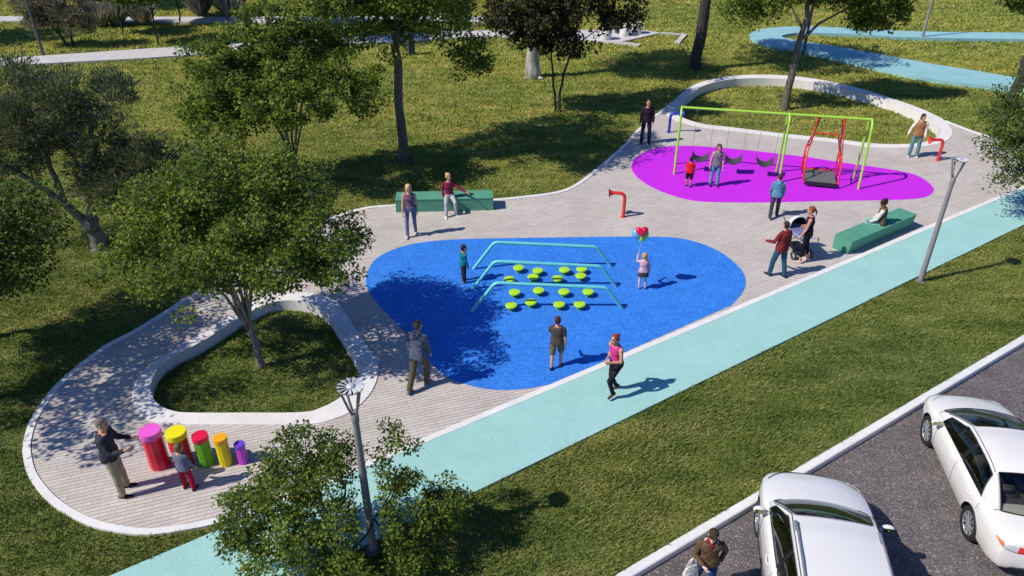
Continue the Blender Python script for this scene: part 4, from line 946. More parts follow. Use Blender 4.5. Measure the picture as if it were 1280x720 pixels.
def build_equipment():
    B = PLAZA_Z + .006
    # aqua rails
    rails = [((590, 389), (619, 353), (758, 362), (778, 386), 'aqua balance rail nearest the camera, in front of the stepping pods'),
             ((590.7, 361), (618, 326.7), (750.7, 336), (770, 358.5), 'middle aqua balance rail crossing between the rows of stepping pods'),
             ((591.7, 336), (616.7, 302), (744, 311), (764, 333.5), 'rearmost aqua balance rail at the back edge of the blue surface')]
    for f0, k0_, k1_, f1, lab in rails:
        a, d_ = G(*f0, B), G(*f1, B); rot = math.atan2(d_.y - a.y, d_.x - a.x); root = thing('balance_rail', lab, 'balance rail', a, rot, 'aqua balance rails'); L = (d_ - a).length
        mb = MB(); K0 = Vector((.60, .05, .80)); K1 = Vector((L - .46, .0, .64))
        for c in (K0, K1): pass
        e0 = K0.normalized() * .10
        mb.tube(arc(K0 - K0.normalized() * .12, K0, K0 + (K1 - K0).normalized() * .12) + arc(K1 - (K1 - K0).normalized() * .10, K1, K1 + (Vector((L, 0, 0)) - K1).normalized() * .10), .046, 12)
        mb.build('top_bar', M['aqua'], root, smooth=True)
        for q0, q1 in ((Vector((0, 0, -.01)), K0 - K0.normalized() * .12), (Vector((L, 0, -.01)), K1 + (Vector((L, 0, 0)) - K1).normalized() * .10)):
            mb = MB(); mb.tube([q0, q1], .046, 12); mb.build('leg', M['aqua'], root, smooth=True)
    # stepping pods
    rows = [((265, 222), (337, 233), (437, 230), (502, 227)), ((230, 265), (319, 256), (411, 262), (498, 252)), ((250, 314), (340, 307), (435, 312), (526, 312)), ((237, 363), (311, 351), (417, 359), (494, 359))]
    rn = ['rearmost row', 'row at the middle aqua rail', 'row behind the near aqua rail', 'front row under the near aqua rail']
    cn = ['leftmost', 'second from the left', 'third from the left', 'rightmost']
    src = None
    for i, row in enumerate(rows):
        for j, (x, y) in enumerate(row):
            p = G(560 + x / 3, 260 + y / 3, B + .15); p.z = B; lab = 'lime stepping pod, %s in the %s' % (cn[j], rn[i])
            if src is None:
                src = thing('stepping_pod', lab, 'stepping pod', p, 0, 'lime stepping pods')
                mb = MB(); mb.lathe([(.135, .105), (.150, .118), (.152, .140), (.142, .155), (.10, .160), (0.0001, .162)], n=24); mb.build('cap', M['pod'], src, smooth=True)
                mb = MB(); mb.lathe([(.075, -.01), (.062, .02), (.085, .07), (.134, .108)], n=20); mb.build('stem', pm('pod_stem', (.10, .30, .02), .6), src, smooth=True)
            else:
                o = src.copy(); COL.objects.link(o); o.location = p; o['label'] = lab; o.rotation_euler = (0, 0, i + j * .7)
                for ch in src.children: c = ch.copy(); COL.objects.link(c); c.parent = o
    # coloured drums
    drums = [((-6.76, 10.65), .88, .198, (235, 96, 205), (216, 18, 62), 'tallest drum, pink cap on a crimson body, leftmost of the five'),
             ((-6.30, 10.67), .83, .190, (238, 226, 8), (226, 32, 24), 'yellow capped drum with a red body behind the small boy'),
             ((-5.88, 10.70), .71, .150, (226, 14, 72), (104, 178, 28), 'crimson capped drum with a lime green body'),
             ((-5.51, 10.70), .66, .130, (248, 172, 12), (232, 210, 4), 'orange capped drum with a yellow body'),
             ((-5.19, 10.73), .47, .104, (112, 68, 206), (200, 62, 200), 'smallest drum, purple cap on a magenta body')]
    for (x, y), h, r, c1, c2, lab in drums:
        root = thing('play_drum', lab, 'drum', (x, y, PLAZA_Z), .3, 'coloured drums')
        mb = MB(); mb.lathe([(r * .93, -.01), (r * .93, h * .86)], n=10); mb.build('body', pm('drum_paint', lin(*c2), .45, 0, .05, 3, coat=.2), root)
        mb = MB(); mb.lathe([(r * .985, h * .85), (r, h * .86), (r, h * .985), (r * .985, h), (.0001, h + .002)], n=26); mb.build('cap', pm('drum_cap', lin(*c1), .5, 0, .05, 3, coat=.15), root, smooth=True)
    # talk tubes
    for (u, v), rz, m, lab, arm in (((779, 271), R(170), 'red', 'red talk tube with a trumpet mouth between the blue and magenta surfaces', .34), ((1172, 200.5), R(176), 'red', 'red talk tube with a trumpet mouth near the end of the concrete bed', .34), ((836, 165.5), R(-4), 'navy', 'dark blue talk tube beside the left end of the swing frame', .36)):
        root = thing('talk_tube', lab, 'talk tube', G(u, v, PLAZA_Z), rz, 'talk tubes')
        mb = MB(); path = [(0, 0, -.01), (0, 0, .3), (0, 0, .60)] + arc((0, 0, .62), (0, 0, .78), (.14, 0, .80), 6) + [(arm, 0, .80)]
        mb.tube(path, .055, 12); mb.lathe([(.09, .0), (.09, .014)], n=16); mb.build('pipe', M[m], root, smooth=True)
        mb = MB(); q = Matrix.Rotation(R(90), 3, 'Y') @ Matrix.Identity(3); q = Matrix.Rotation(R(96), 3, 'Y')
        mb.lathe([(.056, 0), (.064, .06), (.092, .12), (.142, .175), (.152, .18), (.134, .17), (.084, .11), (.035, .05), (.0001, .035)], (arm - .02, 0, .80), 18, 0, q); mb.build('trumpet', M[m], root, smooth=True)
    # swing frame
    l0 = G(852.5, 134, 2.28 + B); l0.z = B; rr = G(1090, 149.5, 2.28 + B); rr.z = B; dx = (rr - l0).normalized(); rot = math.atan2(dx.y, dx.x); L = (rr - l0).length
    root = thing('swing_frame', 'long lime green swing frame with three pairs of bent legs on the magenta surface', 'swing frame', l0, rot)
    HT = 2.28; loc = lambda p: Matrix.Rotation(-rot, 3, 'Z') @ (Vector(p) - l0)
    mb = MB(); mb.tube([(-.03, 0, HT), (L + .03, 0, HT)], .045, 12); mb.build('top_bar', M['lime'], root, smooth=True)
    mx = (G(987, 142.5, 2.28 + B) - l0).dot(dx)
    for x in (0, mx, L):
        for s in (-1, 1):
            mb = MB(); mb.tube([(x, s * .50, -.02), (x, s * .31, HT - .42)] + arc((x, s * .30, HT - .34), (x, s * .26, HT + .004), (x, 0, HT + .004), 8), .040, 12); mb.build('leg', M['lime'], root, smooth=True)
    # belt swings
    swl = ['belt swing nearest the left end of the green frame', 'belt swing in the middle of the left bay', 'belt swing nearest the middle legs of the green frame']
    sx = [(Vector(G(873, 193, .62)) - l0).dot(dx), 0, (Vector(G(954, 200, .62)) - l0).dot(dx)]
    sx = [(G(875, 196, .50) - l0).dot(dx), (G(916, 200, .50) - l0).dot(dx), (G(955, 203, .50) - l0).dot(dx)]
    src = None
    W = .31
    for i, x in enumerate(sx):
        p = l0 + dx * x; p.z = B
        if src is None:
            src = thing('belt_swing', swl[i], 'swing', p, rot, 'belt swings')
            mb = MB(); n = 12; vs = []
            for k in range(n + 1):
                t = -1 + 2 * k / n; xx = W * t * (1 - .06 * t * t); z = .42 + .20 * abs(t) ** 2.0
                for yy, dz in ((-.19, -.03), (.19, .03), (.19, .055), (-.19, -.005)): vs.append((xx, yy, z + dz))
            fs = [(4 * k + a, 4 * k + (a + 1) % 4, 4 * k + 4 + (a + 1) % 4, 4 * k + 4 + a) for k in range(n) for a in range(4)] + [(3, 2, 1, 0), (4 * n, 4 * n + 1, 4 * n + 2, 4 * n + 3)]
            mb.add(vs, fs); mb.build('seat', pm('swing_rubber', (.055, .055, .058), .55, 0, .15, 20), src, smooth=True)
            for s in (-1, 1):
                mb = MB(); z0, z1 = .62, HT - .05; m_ = 46
                for k in range(m_):
                    za = z0 + (z1 - z0) * k / m_; zb = z0 + (z1 - z0) * (k + 1.25) / m_; xa = s * (W * .94 + .01 * (k / m_)); o = .0055
                    for q in (-1, 1):
                        mb.tube([(xa + (q * o if k % 2 else 0), (0 if k % 2 else q * o), za), (xa + (q * o if k % 2 else 0), (0 if k % 2 else q * o), zb)], .0026, 4)
                mb.tube([(s * W * .97, 0, HT - .10), (s * W * .97, 0, HT - .03)], .022, 8); mb.build('chain', M['chain'], src)
        else:
            o = src.copy(); COL.objects.link(o); o.location = p; o['label'] = swl[i]
            for ch in src.children: c = ch.copy(); COL.objects.link(c); c.parent = o
    # wheelchair swing
    wx = (G(1024, 222, .18) - l0).dot(dx); p = l0 + dx * wx; p.z = B
    root = thing('platform_swing', 'red wheelchair swing with a grey tread platform hanging in the right bay', 'swing', p, rot - .05)
    w2, l2, z0 = .52, .62, .17
    mb = MB(); mb.box((0, -.05, z0), (2 * w2, 2 * l2, .035)); mb.build('platform', M['plate'], root, bevel=.006)
    mb = MB(); mb.box((0, -.05 - l2 - .012, z0 - .035), (2 * w2, .02, .13)); mb.build('front_lip', M['black'], root, bevel=.004)
    for s in (-1, 1):
        hx, wx_ = s * .42, s * (w2 + .035)
        mb = MB(); mb.tube([(hx, 0, HT - .05), (hx + s * .04, .22, 1.25), (wx_, l2 - .1, .98), (wx_, l2 - .06, z0)], .028, 8); mb.build('rear_hanger', M['red'], root, smooth=True)
        mb = MB(); mb.tube([(hx, 0, HT - .05), (wx_, -.18, 1.02)], .022, 8); mb.build('hanger_strut', M['black'] if False else M['red'], root, smooth=True)
        mb = MB(); mb.tube([(wx_, -.18, 1.02), (wx_ + s * .03, -.42, .66), (wx_, -.62, z0 - .02)], .030, 8); mb.tube([(wx_, -.18, 1.02), (wx_ + s * .01, .02, .62), (wx_, .10, z0)], .026, 8); mb.build('side_rail', M['red'], root, smooth=True)
        mb = MB(); mb.tube([(wx_, l2 - .1, .98), (wx_ + s * .02, .15, .72), (wx_ + s * .02, -.40, .66)], .024, 8); mb.build('hand_rail', M['red'], root, smooth=True)
        mb = MB(); mb.box((hx, 0, HT - .06), (.07, .09, .12)); mb.build('bracket', M['red'], root, bevel=.008)
    mb = MB(); mb.tube([(-.555, l2 - .1, 1.0), (-.40, l2 - .08, 1.52), (.40, l2 - .08, 1.52), (.555, l2 - .1, 1.0)], .03, 8); mb.build('back_frame', M['red'], root, smooth=True)
    mb = MB(); mb.tube([(-w2, l2 - .06, z0 + .03), (w2, l2 - .06, z0 + .03)], .028, 8); mb.build('cross_bar', M['red'], root, smooth=True)
    for s in (-1, 1):
        mb = MB(); mb.tube([(s * .36, .1, HT - .1), (s * .5, .0, 1.2), (s * .56, -.1, .9)], .016, 6); mb.build('safety_strap', M['black'], root, smooth=True)
    # benches: solid blocks with one long face raked in towards the foot
    def bench(label, A, Bp, rake_side, w, h=.45, rake=.24, ext=0):
        A, Bp = Vector(A), Vector(Bp); d_ = (Bp - A); L = d_.length; rz = math.atan2(d_.y, d_.x)
        root = thing('green_bench', label, 'bench', (A.x, A.y, PLAZA_Z), rz, 'green block benches')
        # local: x along the bench, y from the raked face (0) to the back face (w)
        s = rake_side; mb = MB(); g = .006
        prof = [(s * rake, -.01), (s * w, -.01), (s * w, h - .022), (s * .022, h - .022)]
        vs = [(0, y, z) for y, z in prof] + [(L, y, z) for y, z in prof]
        mb.add(vs, [(0, 1, 2, 3), (4, 7, 6, 5)] + [(i, i + 4, (i + 1) % 4 + 4, (i + 1) % 4) for i in range(4)]); mb.build('base', M['bench'], root, bevel=.003)
        mb = MB(); mb.box((L / 2, s * (w / 2 + .006), h - .010), (L + .004, w - .006, .026)); mb.build('seat', M['bench'], root, bevel=.003)
    bench('green block bench on the lawn edge with a woman seated on it', (-3.72, 21.92, 0), (-.60, 22.10, 0), 1, .64, rake=.05)
    bench('green block bench beside the turquoise path with a man seated on it', (9.74, 19.06, 0), (12.40, 20.86, 0), 1, .60, rake=.10)
    # balloons and their strings
    gh = Vector(HANDS['girl']['_h0'][0]); bc = Vector((3.31, 17.34, 1.62))
    import itertools
    def heart(n=40):
        o = []
        for i in range(n):
            t = 2 * math.pi * i / n; o.append((16 * math.sin(t) ** 3 / 17, (13 * math.cos(t) - 5 * math.cos(2 * t) - 2 * math.cos(3 * t) - math.cos(4 * t)) / 17))
        return o
    for lab, c, off, kind, rz in (('crimson heart balloon, topmost of the three over the girl', (222, 14, 66), (.02, -.07, .07), 'heart', 0), ('pale blue balloon on the left of the three over the girl', (96, 180, 216), (-.085, .02, -.02), 'round', -.55), ('lime green balloon on the right of the three over the girl', (150, 214, 60), (.085, -.01, -.05), 'round', .5)):
        root = thing('balloon', lab, 'balloon', bc + Vector(off), .1, 'balloons over the girl'); root.rotation_euler = (R(-12), rz, .1); root.scale = (1.25, 1.25, 1.25)
        mb = MB(); m_ = pm('balloon_skin', lin(*c), .28, 0, .04, 3, coat=.4)
        if kind == 'heart':
            H = heart(); vs = []; lay = 9
            for j in range(lay):
                a = -math.pi / 2 + math.pi * j / (lay - 1); k = max(.02, math.cos(a)) ** .55
                for x, z in H: vs.append((x * .145 * k, math.sin(a) * .072, (z + .1) * .145 * k))
            n = len(H); fs = [(j * n + i, j * n + (i + 1) % n, (j + 1) * n + (i + 1) % n, (j + 1) * n + i) for j in range(lay - 1) for i in range(n)] + [tuple(range(n)), tuple((lay - 1) * n + i for i in range(n))]
            mb.add(vs, fs); tip = Vector((0, 0, -.135))
        else:
            mb.lathe([(.0001, .125), (.05, .115), (.09, .07), (.10, .01), (.085, -.06), (.045, -.12), (.014, -.142), (.02, -.152), (.001, -.15)], n=18); tip = Vector((0, 0, -.145))
        mb.build('skin', m_, root, smooth='all')
        q = root.rotation_euler.to_matrix(); end = (q.transposed() @ (gh - root.location)) / 1.25; mb = MB(); mid = (tip + end) / 2 + Vector((.02, 0, 0)); mb.tube(arc(tip, mid, end, 6), .0012, 4); mb.build('string', M['kerb'], root)
    # pushchair
    c = G(993, 317, PLAZA_Z); root = thing('pushchair', 'pushchair with a pale blue body and a dark lined hood in front of the mother', 'pushchair', c, R(-168))
    fr = pm('pushchair_frame', (.03, .03, .032), .4, .3); fab = cloth((150, 160, 190)); hoodm = cloth((205, 208, 214)); dk = cloth((32, 36, 48))
    # local +Y = direction the hood opening looks towards (the mother)
    mb = MB(); vs = []; n = 14
    rings = [(-.42, .05, .62), (-.38, .20, .60), (-.15, .235, .53), (.15, .235, .53), (.38, .20, .58), (.42, .10, .62)]
    for y, w, zb in rings:
        for j in range(n):
            a = math.pi + math.pi * j / (n - 1); vs.append((w * math.cos(a), y, .78 + (.78 - zb) * math.sin(a)))
    fs = [(i * n + j, i * n + j + 1, (i + 1) * n + j + 1, (i + 1) * n + j) for i in range(len(rings) - 1) for j in range(n - 1)] + [tuple(range(n)), tuple((len(rings) - 1) * n + j for j in range(n))]
    mb.add(vs, fs); mb.build('body', fab, root, smooth='all')
    mb = MB(); mb.box((0, .12, .765), (.40, .50, .03)); mb.build('cover', cloth((112, 118, 165)), root, bevel=.012)
    mb = MB(); vs = []; n = 12; mm = 7
    for k in range(mm):
        t = R(96 - 100 * k / (mm - 1)); cy, cz = -.40 * math.cos(R(0)), .80
        for j in range(n + 1):
            a = math.pi * j / n; rad_ = .31
            x = .245 * math.cos(a); rr_ = rad_ * math.sin(a) ** .7
            vs.append((x, -.12 - rr_ * math.sin(t) * 1.0 + .0, .80 + rr_ * math.cos(t) * 1.05))
    fs = [(k * (n + 1) + j, k * (n + 1) + j + 1, (k + 1) * (n + 1) + j + 1, (k + 1) * (n + 1) + j) for k in range(mm - 1) for j in range(n)]
    mb.add(vs, fs); o = mb.build('hood', [hoodm, dk], root, smooth='all'); sm = o.modifiers.new('thickness', 'SOLIDIFY'); sm.thickness = .012; sm.material_offset = 1; sm.offset = 0
    mb = MB()
    for s in (-1, 1):
        mb.tube([(s * .22, .30, .16), (s * .23, .0, .50), (s * .24, -.40, .86), (s * .24, -.62, 1.04)], .013, 8); mb.tube([(s * .22, -.28, .14), (s * .23, .02, .48), (s * .23, .25, .70)], .012, 8)
    mb.tube([(-.24, -.62, 1.04), (.24, -.62, 1.04)], .016, 8); mb.tube([(-.22, -.30, .16), (.22, -.30, .16)], .011, 8); mb.tube([(-.22, .34, .16), (.22, .34, .16)], .011, 8); mb.build('frame', fr, root, smooth=True)
    mb = MB(); mb.box((0, .02, .26), (.36, .46, .12)); mb.build('basket', dk, root, bevel=.03)
    for x in (-.25, .25):
        for y, r in ((-.30, .11), (.34, .14)):
            mb = MB(); q = Matrix.Rotation(R(90), 3, 'Y'); mb.lathe([(r * .72, -.022), (r * .94, -.022), (r, -.008), (r, .008), (r * .94, .022), (r * .72, .022), (r * .72, -.022)], (x, y, r), 18, 0, q); w_ = mb.build('wheel', M['black'], root, smooth=True)
            mb = MB(); mb.lathe([(r * .16, -.02), (r * .16, .02)], (x, y, r), 10, 0, q)
            for a in range(5): mb.tube([(x, y, r), (x, y + r * .74 * math.cos(a * 1.2566), r + r * .74 * math.sin(a * 1.2566))], .010, 5)
            mb.build('rim', M['galv'], w_)
    # bag in the hand of the man by the kerb
    hb = Vector(HANDS['bag']['_h0'][2]); 
    root = thing('tote_bag', 'white cloth bag hanging from the arm of the man at the kerb', 'bag', hb + Vector((-.03, -.05, -.03)), .4)
    bb = Blob(); bb.loft([(Vector((0, 0, -.56)), Vector((.11, 0, 0)), Vector((0, .035, 0))), (Vector((0, .0, -.48)), Vector((.15, 0, 0)), Vector((0, .06, 0))), (Vector((0, 0, -.32)), Vector((.14, 0, 0)), Vector((0, .05, 0))), (Vector((0, 0, -.20)), Vector((.13, 0, 0)), Vector((0, .025, 0)))])
    fuse([(bb, .011, 2)], 'body', [cloth((222, 218, 208))], root, .005); flush_people()
    mb = MB()
    for y in (-.015, .015): mb.tube([(-.09, y, -.21), (-.05, y, -.06), (0, 0, -.02), (.05, y, -.06), (.09, y, -.21)], .007, 6)
    mb.build('strap', cloth((222, 218, 208)), root)

def lamp(label, base, rz, h=3.52):
    root = thing('street_lamp', label, 'street lamp', base, rz, 'tall park lamps')
    mb = MB(); mb.lathe([(.13, -.01), (.13, .02), (.075, .03)], n=16); mb.build('base_plate', M['lamp_grey'], root, smooth=True)
    ht = h - .62; mb = MB(); mb.tube([(0, 0, 0), (0, 0, 1.2), (0, 0, ht)], [.072, .066, .052], 14); mb.build('pole', M['lamp_grey'], root, smooth=True)
    mb = MB(); mb.lathe([(.056, ht - .04), (.062, ht - .02), (.062, ht + .10), (.04, ht + .14)], n=14); mb.build('collar', M['lamp_grey'], root, smooth=True)
    for i in range(4):
        a = math.pi / 2 * i + .5; c, s = math.cos(a), math.sin(a)
        mb = MB(); mb.tube([(.03 * c, .03 * s, ht + .08), (.09 * c, .09 * s, ht + .26), (.17 * c, .17 * s, h - .05), (.185 * c, .185 * s, h - .002)], [.022, .020, .018, .016], 8); mb.build('arm', M['lamp_grey'], root, smooth=True)
    hd = bpy.data.objects.new('lamp_head', None)
    mb = MB(); n = 13
    for i in range(n):
        a0 = 2 * math.pi * i / n; a1 = a0 + 2 * math.pi / n * .66
        v = [(.045 * math.cos(a0), .045 * math.sin(a0), h + .0), (.045 * math.cos(a1), .045 * math.sin(a1), h + .008), (.205 * math.cos(a1), .205 * math.sin(a1), h + .030), (.190 * math.cos((a0 + a1) / 2), .190 * math.sin((a0 + a1) / 2), h + .02), (.205 * math.cos(a0), .205 * math.sin(a0), h + .008)]
        v2 = [(x, y, z - .010) for x, y, z in v]; mb.add(v + v2, [(0, 1, 2, 3, 4), (9, 8, 7, 6, 5)] + [(j, j + 5, (j + 1) % 5 + 5, (j + 1) % 5) for j in range(5)])
    mb.lathe([(.0001, h - .03), (.06, h - .02), (.065, h + .02), (.04, h + .04), (.0001, h + .045)], n=14); bpy.data.objects.remove(hd); mb.build('lamp_head', M['galv'], root)
    mb = MB(); mb.lathe([(.178, h - .012), (.192, h - .012), (.192, h + .004), (.178, h + .004), (.178, h - .012)], n=26); mb.build('rim', M['lamp_grey'], root, smooth=True)
    return root

def build_lamps():
    lamp('grey street lamp with finned disc head rising through the young foreground tree', tuple(G(467, 688)), .3)
    lamp('grey street lamp with finned disc head beside the turquoise path, right of the green bench', tuple(G(1150, 352)), 1.1)
    for u, v, lab, d_ in ((55, 71, 'tall dark lamp post beside the pale path at top left', 1), (1152, 50, 'slim grey lamp post standing on the far light blue path', 0), (1004, 68, 'slim brown post inside the bend of the light blue path', 1), (285, 28, 'thin dark lamp post at the far pale path', 1)):
        root = thing('lamp_post', lab, 'lamp post', tuple(G(u, v)), 0, 'distant lamp posts'); m = M['lamp_dark'] if d_ else M['lamp_grey']
        mb = MB(); mb.lathe([(.14, -.02), (.14, .03), (.08, .05)], n=12); mb.build('base_plate', m, root)
        mb = MB(); mb.tube([(0, 0, 0), (0, 0, 5.2)], [.085, .055], 10); mb.build('pole', m, root, smooth=True)
        mb = MB(); mb.lathe([(.05, 5.2), (.28, 5.25), (.30, 5.30), (.1, 5.38), (.0001, 5.4)], n=16); mb.build('lamp_head', m, root, smooth=True)
    # concrete stools and the dark bollards on the pale paths
    src = None
    for u, v, lab in ((757, 49, 'round concrete stool on the pale path, leftmost of three'), (781, 44.3, 'round concrete stool on the pale path beside the dark bollard'), (795, 41.5, 'round concrete stool on the pale path, rightmost of three')):
        p = G(u, v, .10)
        if src is None:
            src = thing('stone_stool', lab, 'stool', p, 0, 'concrete stools'); mb = MB(); mb.lathe([(.30, -.01), (.32, .02), (.32, .54), (.30, .57)], n=22); mb.build('body', M['concrete'], src, smooth=True)
            mb = MB(); mb.lathe([(.33, .57), (.34, .585), (.34, .62), (.32, .64), (.0001, .642)], n=22); mb.build('seat', M['concrete'], src, smooth=True)
        else:
            o = src.copy(); COL.objects.link(o); o.location = p; o['label'] = lab
            for ch in src.children: c = ch.copy(); COL.objects.link(c); c.parent = o
    for (u, v, z), lab, w, h in (((774, 41, .1), 'dark square bollard between the concrete stools', .42, .85), ((514, 68.5, 0), 'dark square bollard on the lawn beside the pale path', .36, 1.0)):
        root = thing('bollard', lab, 'bollard', G(u, v, z), .5, 'dark square bollards'); m = pm('bollard_paint', (.05, .055, .07), .6)
        mb = MB(); mb.box((0, 0, h / 2 - .01), (w, w, h)); mb.build('post', m, root, bevel=.012)
        mb = MB(); mb.box((0, 0, h + .012), (w + .05, w + .05, .04)); mb.build('cap', m, root, bevel=.01)
# ---------------------------------------------------------------- cars
def wheel(root, x, y, r, w, side, spokes, style):
    q = Matrix.Rotation(R(90), 3, 'Y')
    mb = MB(); h = w / 2
    mb.lathe([(r * .66, -h * .8), (r * .74, -h), (r * .93, -h), (r * .985, -h * .72), (r, -h * .3), (r, h * .3), (r * .985, h * .72), (r * .93, h), (r * .74, h), (r * .66, h * .8), (r * .66, -h * .8)], (x, y, r), 36, 0, q)
    wh = mb.build('wheel', M['black'], root, smooth=True)
    mb = MB(); f = side * h * .72
    mb.lathe([(r * .67, -side * h * .6), (r * .69, side * h * .86), (r * .64, side * h * .90), (r * .61, side * h * .55), (r * .60, -side * h * .3)], (x, y, r), 36, 0, q)
    mb.lathe([(r * .15, side * h * .35), (r * .16, side * h * .78), (r * .10, side * h * .86), (.0005, side * h * .87)], (x, y, r), 18, 0, q)
    for i in range(spokes):
        a = 2 * math.pi * (i + .25) / spokes
        for da in ((-.13, .13) if style == 'split' else (0,)):
            c0 = Vector((x + f, y + r * .12 * math.cos(a), r + r * .12 * math.sin(a))); c1 = Vector((x + f * 1.02, y + r * .64 * math.cos(a + da), r + r * .64 * math.sin(a + da)))
            mb.tube([c0, c0.lerp(c1, .5) + Vector((side * .008, 0, 0)), c1], [r * .075, r * .055, r * .06] if style != 'split' else [r * .05, r * .038, r * .042], 6)
    mb.build('rim', M['alloy'], wh, smooth=True)
    mb = MB(); mb.lathe([(.0005, side * h * .1), (r * .6, side * h * .1)], (x, y, r), 24, 0, q); mb.build('brake_disc', M['lamp_dark'], wh)

def interp(tab, y):
    """smooth interpolation of a station table [(y, a, b, ...)]"""
    for i in range(len(tab) - 1):
        if tab[i][0] <= y <= tab[i + 1][0]:
            t = (y - tab[i][0]) / (tab[i + 1][0] - tab[i][0]); out = []
            for k in range(1, len(tab[0])):
                p0 = tab[max(i - 1, 0)][k]; p1 = tab[i][k]; p2 = tab[i + 1][k]; p3 = tab[min(i + 2, len(tab) - 1)][k]
                m1 = (p2 - p0) / 2; m2 = (p3 - p1) / 2
                if (p2 - p1) * m1 <= 0: m1 = 0
                if (p2 - p1) * m2 <= 0: m2 = 0
                out.append((2 * t ** 3 - 3 * t * t + 1) * p1 + (t ** 3 - 2 * t * t + t) * m1 + (-2 * t ** 3 + 3 * t * t) * p2 + (t ** 3 - t * t) * m2)
            return out
    return list(tab[0][1:]) if y < tab[0][0] else list(tab[-1][1:])

def car(label, loc, rz, kind):
    """local axes: +Y nose, +X right side, z=0 the road"""
    suv = kind == 'suv'
    root = thing('parked_car', label, 'car', loc, rz, 'white parked cars')
    # stations: y, half width, underside, shoulder height, crown height
    if suv:
        T = [(-2.12, .62, .42, .78, .80), (-2.06, .76, .34, .92, .96), (-1.80, .86, .28, 1.0, 1.04), (-1.3, .90, .24, 1.02, 1.05), (-.4, .905, .24, .99, 1.03), (.5, .905, .24, .965, 1.02), (.95, .905, .24, .96, 1.06), (1.35, .90, .24, .93, 1.03), (1.75, .86, .26, .86, .97), (2.02, .76, .30, .77, .88), (2.16, .60, .36, .66, .74), (2.21, .44, .42, .58, .62)]
        cab = (-1.95, 1.10)                       # tub
        ws0, ws1 = (1.12, .985, .80), (.38, 1.52, .62)       # windscreen foot and head (y, z, half width)
        rw0, rw1 = (-2.02, 1.0, .70), (-1.62, 1.50, .60)
        belt_f, belt_r, b_piv = (.98, .985), (-1.62, 1.03), -.28
        roof = [(.38, 1.52, .62), (.0, 1.575, .64), (-.6, 1.59, .64), (-1.2, 1.565, .63), (-1.62, 1.50, .60)]
        ax_f, ax_r, tr, wr, ww = 1.34, -1.28, .775, .335, .215
    else:
        T = [(-2.26, .58, .40, .74, .78), (-2.20, .74, .32, .88, .93), (-1.95, .84, .27, .95, 1.02), (-1.45, .885, .24, .955, 1.03), (-.6, .89, .23, .935, .97), (.4, .89, .23, .91, .95), (1.0, .89, .23, .88, .985), (1.4, .88, .24, .84, .95), (1.8, .83, .26, .77, .87), (2.08, .72, .30, .69, .77), (2.22, .56, .36, .60, .66), (2.28, .40, .42, .53, .56)]
        cab = (-1.30, .98)
        ws0, ws1 = (1.22, .955, .76), (.30, 1.375, .58)
        rw0, rw1 = (-1.52, 1.03, .70), (-.92, 1.37, .60)
        belt_f, belt_r, b_piv = (.95, .925), (-1.17, .975), -.16
        roof = [(.30, 1.375, .58), (-.05, 1.425, .60), (-.4, 1.435, .61), (-.7, 1.415, .605), (-.92, 1.37, .60)]
        ax_f, ax_r, tr, wr, ww = 1.32, -1.23, .765, .325, .205
    W = M['car_white' if not suv else 'car_grey_white']
    # --- lower shell
    ys = [T[0][0] + (T[-1][0] - T[0][0]) * i / 64 for i in range(65)]; vs = []; NP = 13
    for y in ys:
        w, zb, zs, zt = interp(T, y)
        tub = cab[0] < y < cab[1]
        zm = zb + (zs - zb) * .55
        pr = [(0, zb), (w * .72, zb), (w * .93, zb + .035), (w * .985, zb + .12), (w * 1.0, zm), (w * .992, zm + (zs - zm) * .45), (w * .975, zs - .07), (w * .945, zs - .02), (w * .90, zs + .004)]
        if tub: pr += [(w * .86, zs - .004), (w * .84, zs - .10), (w * .82, .40), (0, .36)]
        else:
            e = zt - zs
            pr += [(w * .78, zs + e * .38), (w * .55, zs + e * .74), (w * .28, zs + e * .94), (0, zt)]
        vs.append(pr)
    mb = MB(); V = []
    for i, y in enumerate(ys):
        for x, z in vs[i]: V.append((x, y, z))
        for x, z in vs[i][::-1][1:-1]: V.append((-x, y, z))
    n = 2 * NP - 2
    F = [(i * n + j, i * n + (j + 1) % n, (i + 1) * n + (j + 1) % n, (i + 1) * n + j) for i in range(len(ys) - 1) for j in range(n)] + [tuple(range(n - 1, -1, -1)), tuple((len(ys) - 1) * n + j for j in range(n))]
    mb.add(V, F); body = mb.build('body', [W, M['car_trim']], root, smooth=True)
    # wheel arches
    for ay in (ax_f, ax_r):
        cm = MB(); cm.lathe([(wr * 1.16, -1.2), (wr * 1.16, -.50)], (0, ay, wr + .01), 40, 0, Matrix.Rotation(R(90), 3, 'Y')); cm.lathe([(wr * 1.16, .50), (wr * 1.16, 1.2)], (0, ay, wr + .01), 40, 0, Matrix.Rotation(R(90), 3, 'Y'))
        c = cm.build('t', M['car_trim'], root); m = body.modifiers.new('b', 'BOOLEAN'); m.object = c; m.operation = 'DIFFERENCE'; m.solver = 'EXACT'
        dg = bpy.context.evaluated_depsgraph_get(); me = bpy.data.meshes.new_from_object(body.evaluated_get(dg)); body.modifiers.clear(); old = body.data; body.data = me; bpy.data.meshes.remove(old); bpy.data.objects.remove(c)
    body.data.name = 'body'
    # --- greenhouse: one hull from rear window foot to windscreen foot; glass is cut out of it along its own lines
    def rail(y): return interp([(a, b, c) for a, b, c in roof[::-1]], y)
    wbelt = lambda y: interp(T, y)[0] * .895
    zbelt = lambda y: interp(T, y)[2] - .004
    ST = []                                   # y at the belt, y at the roof rail, rail height, rail half width
    def seg(q0, q1, n, last=False):
        for i in range(n + (1 if last else 0)):
            t = i / n; ST.append((q0[0] + (q1[0] - q0[0]) * t, q0[1] + (q1[1] - q0[1]) * t))
    yb_r, yt_r = belt_r[0], rw1[0] - .02
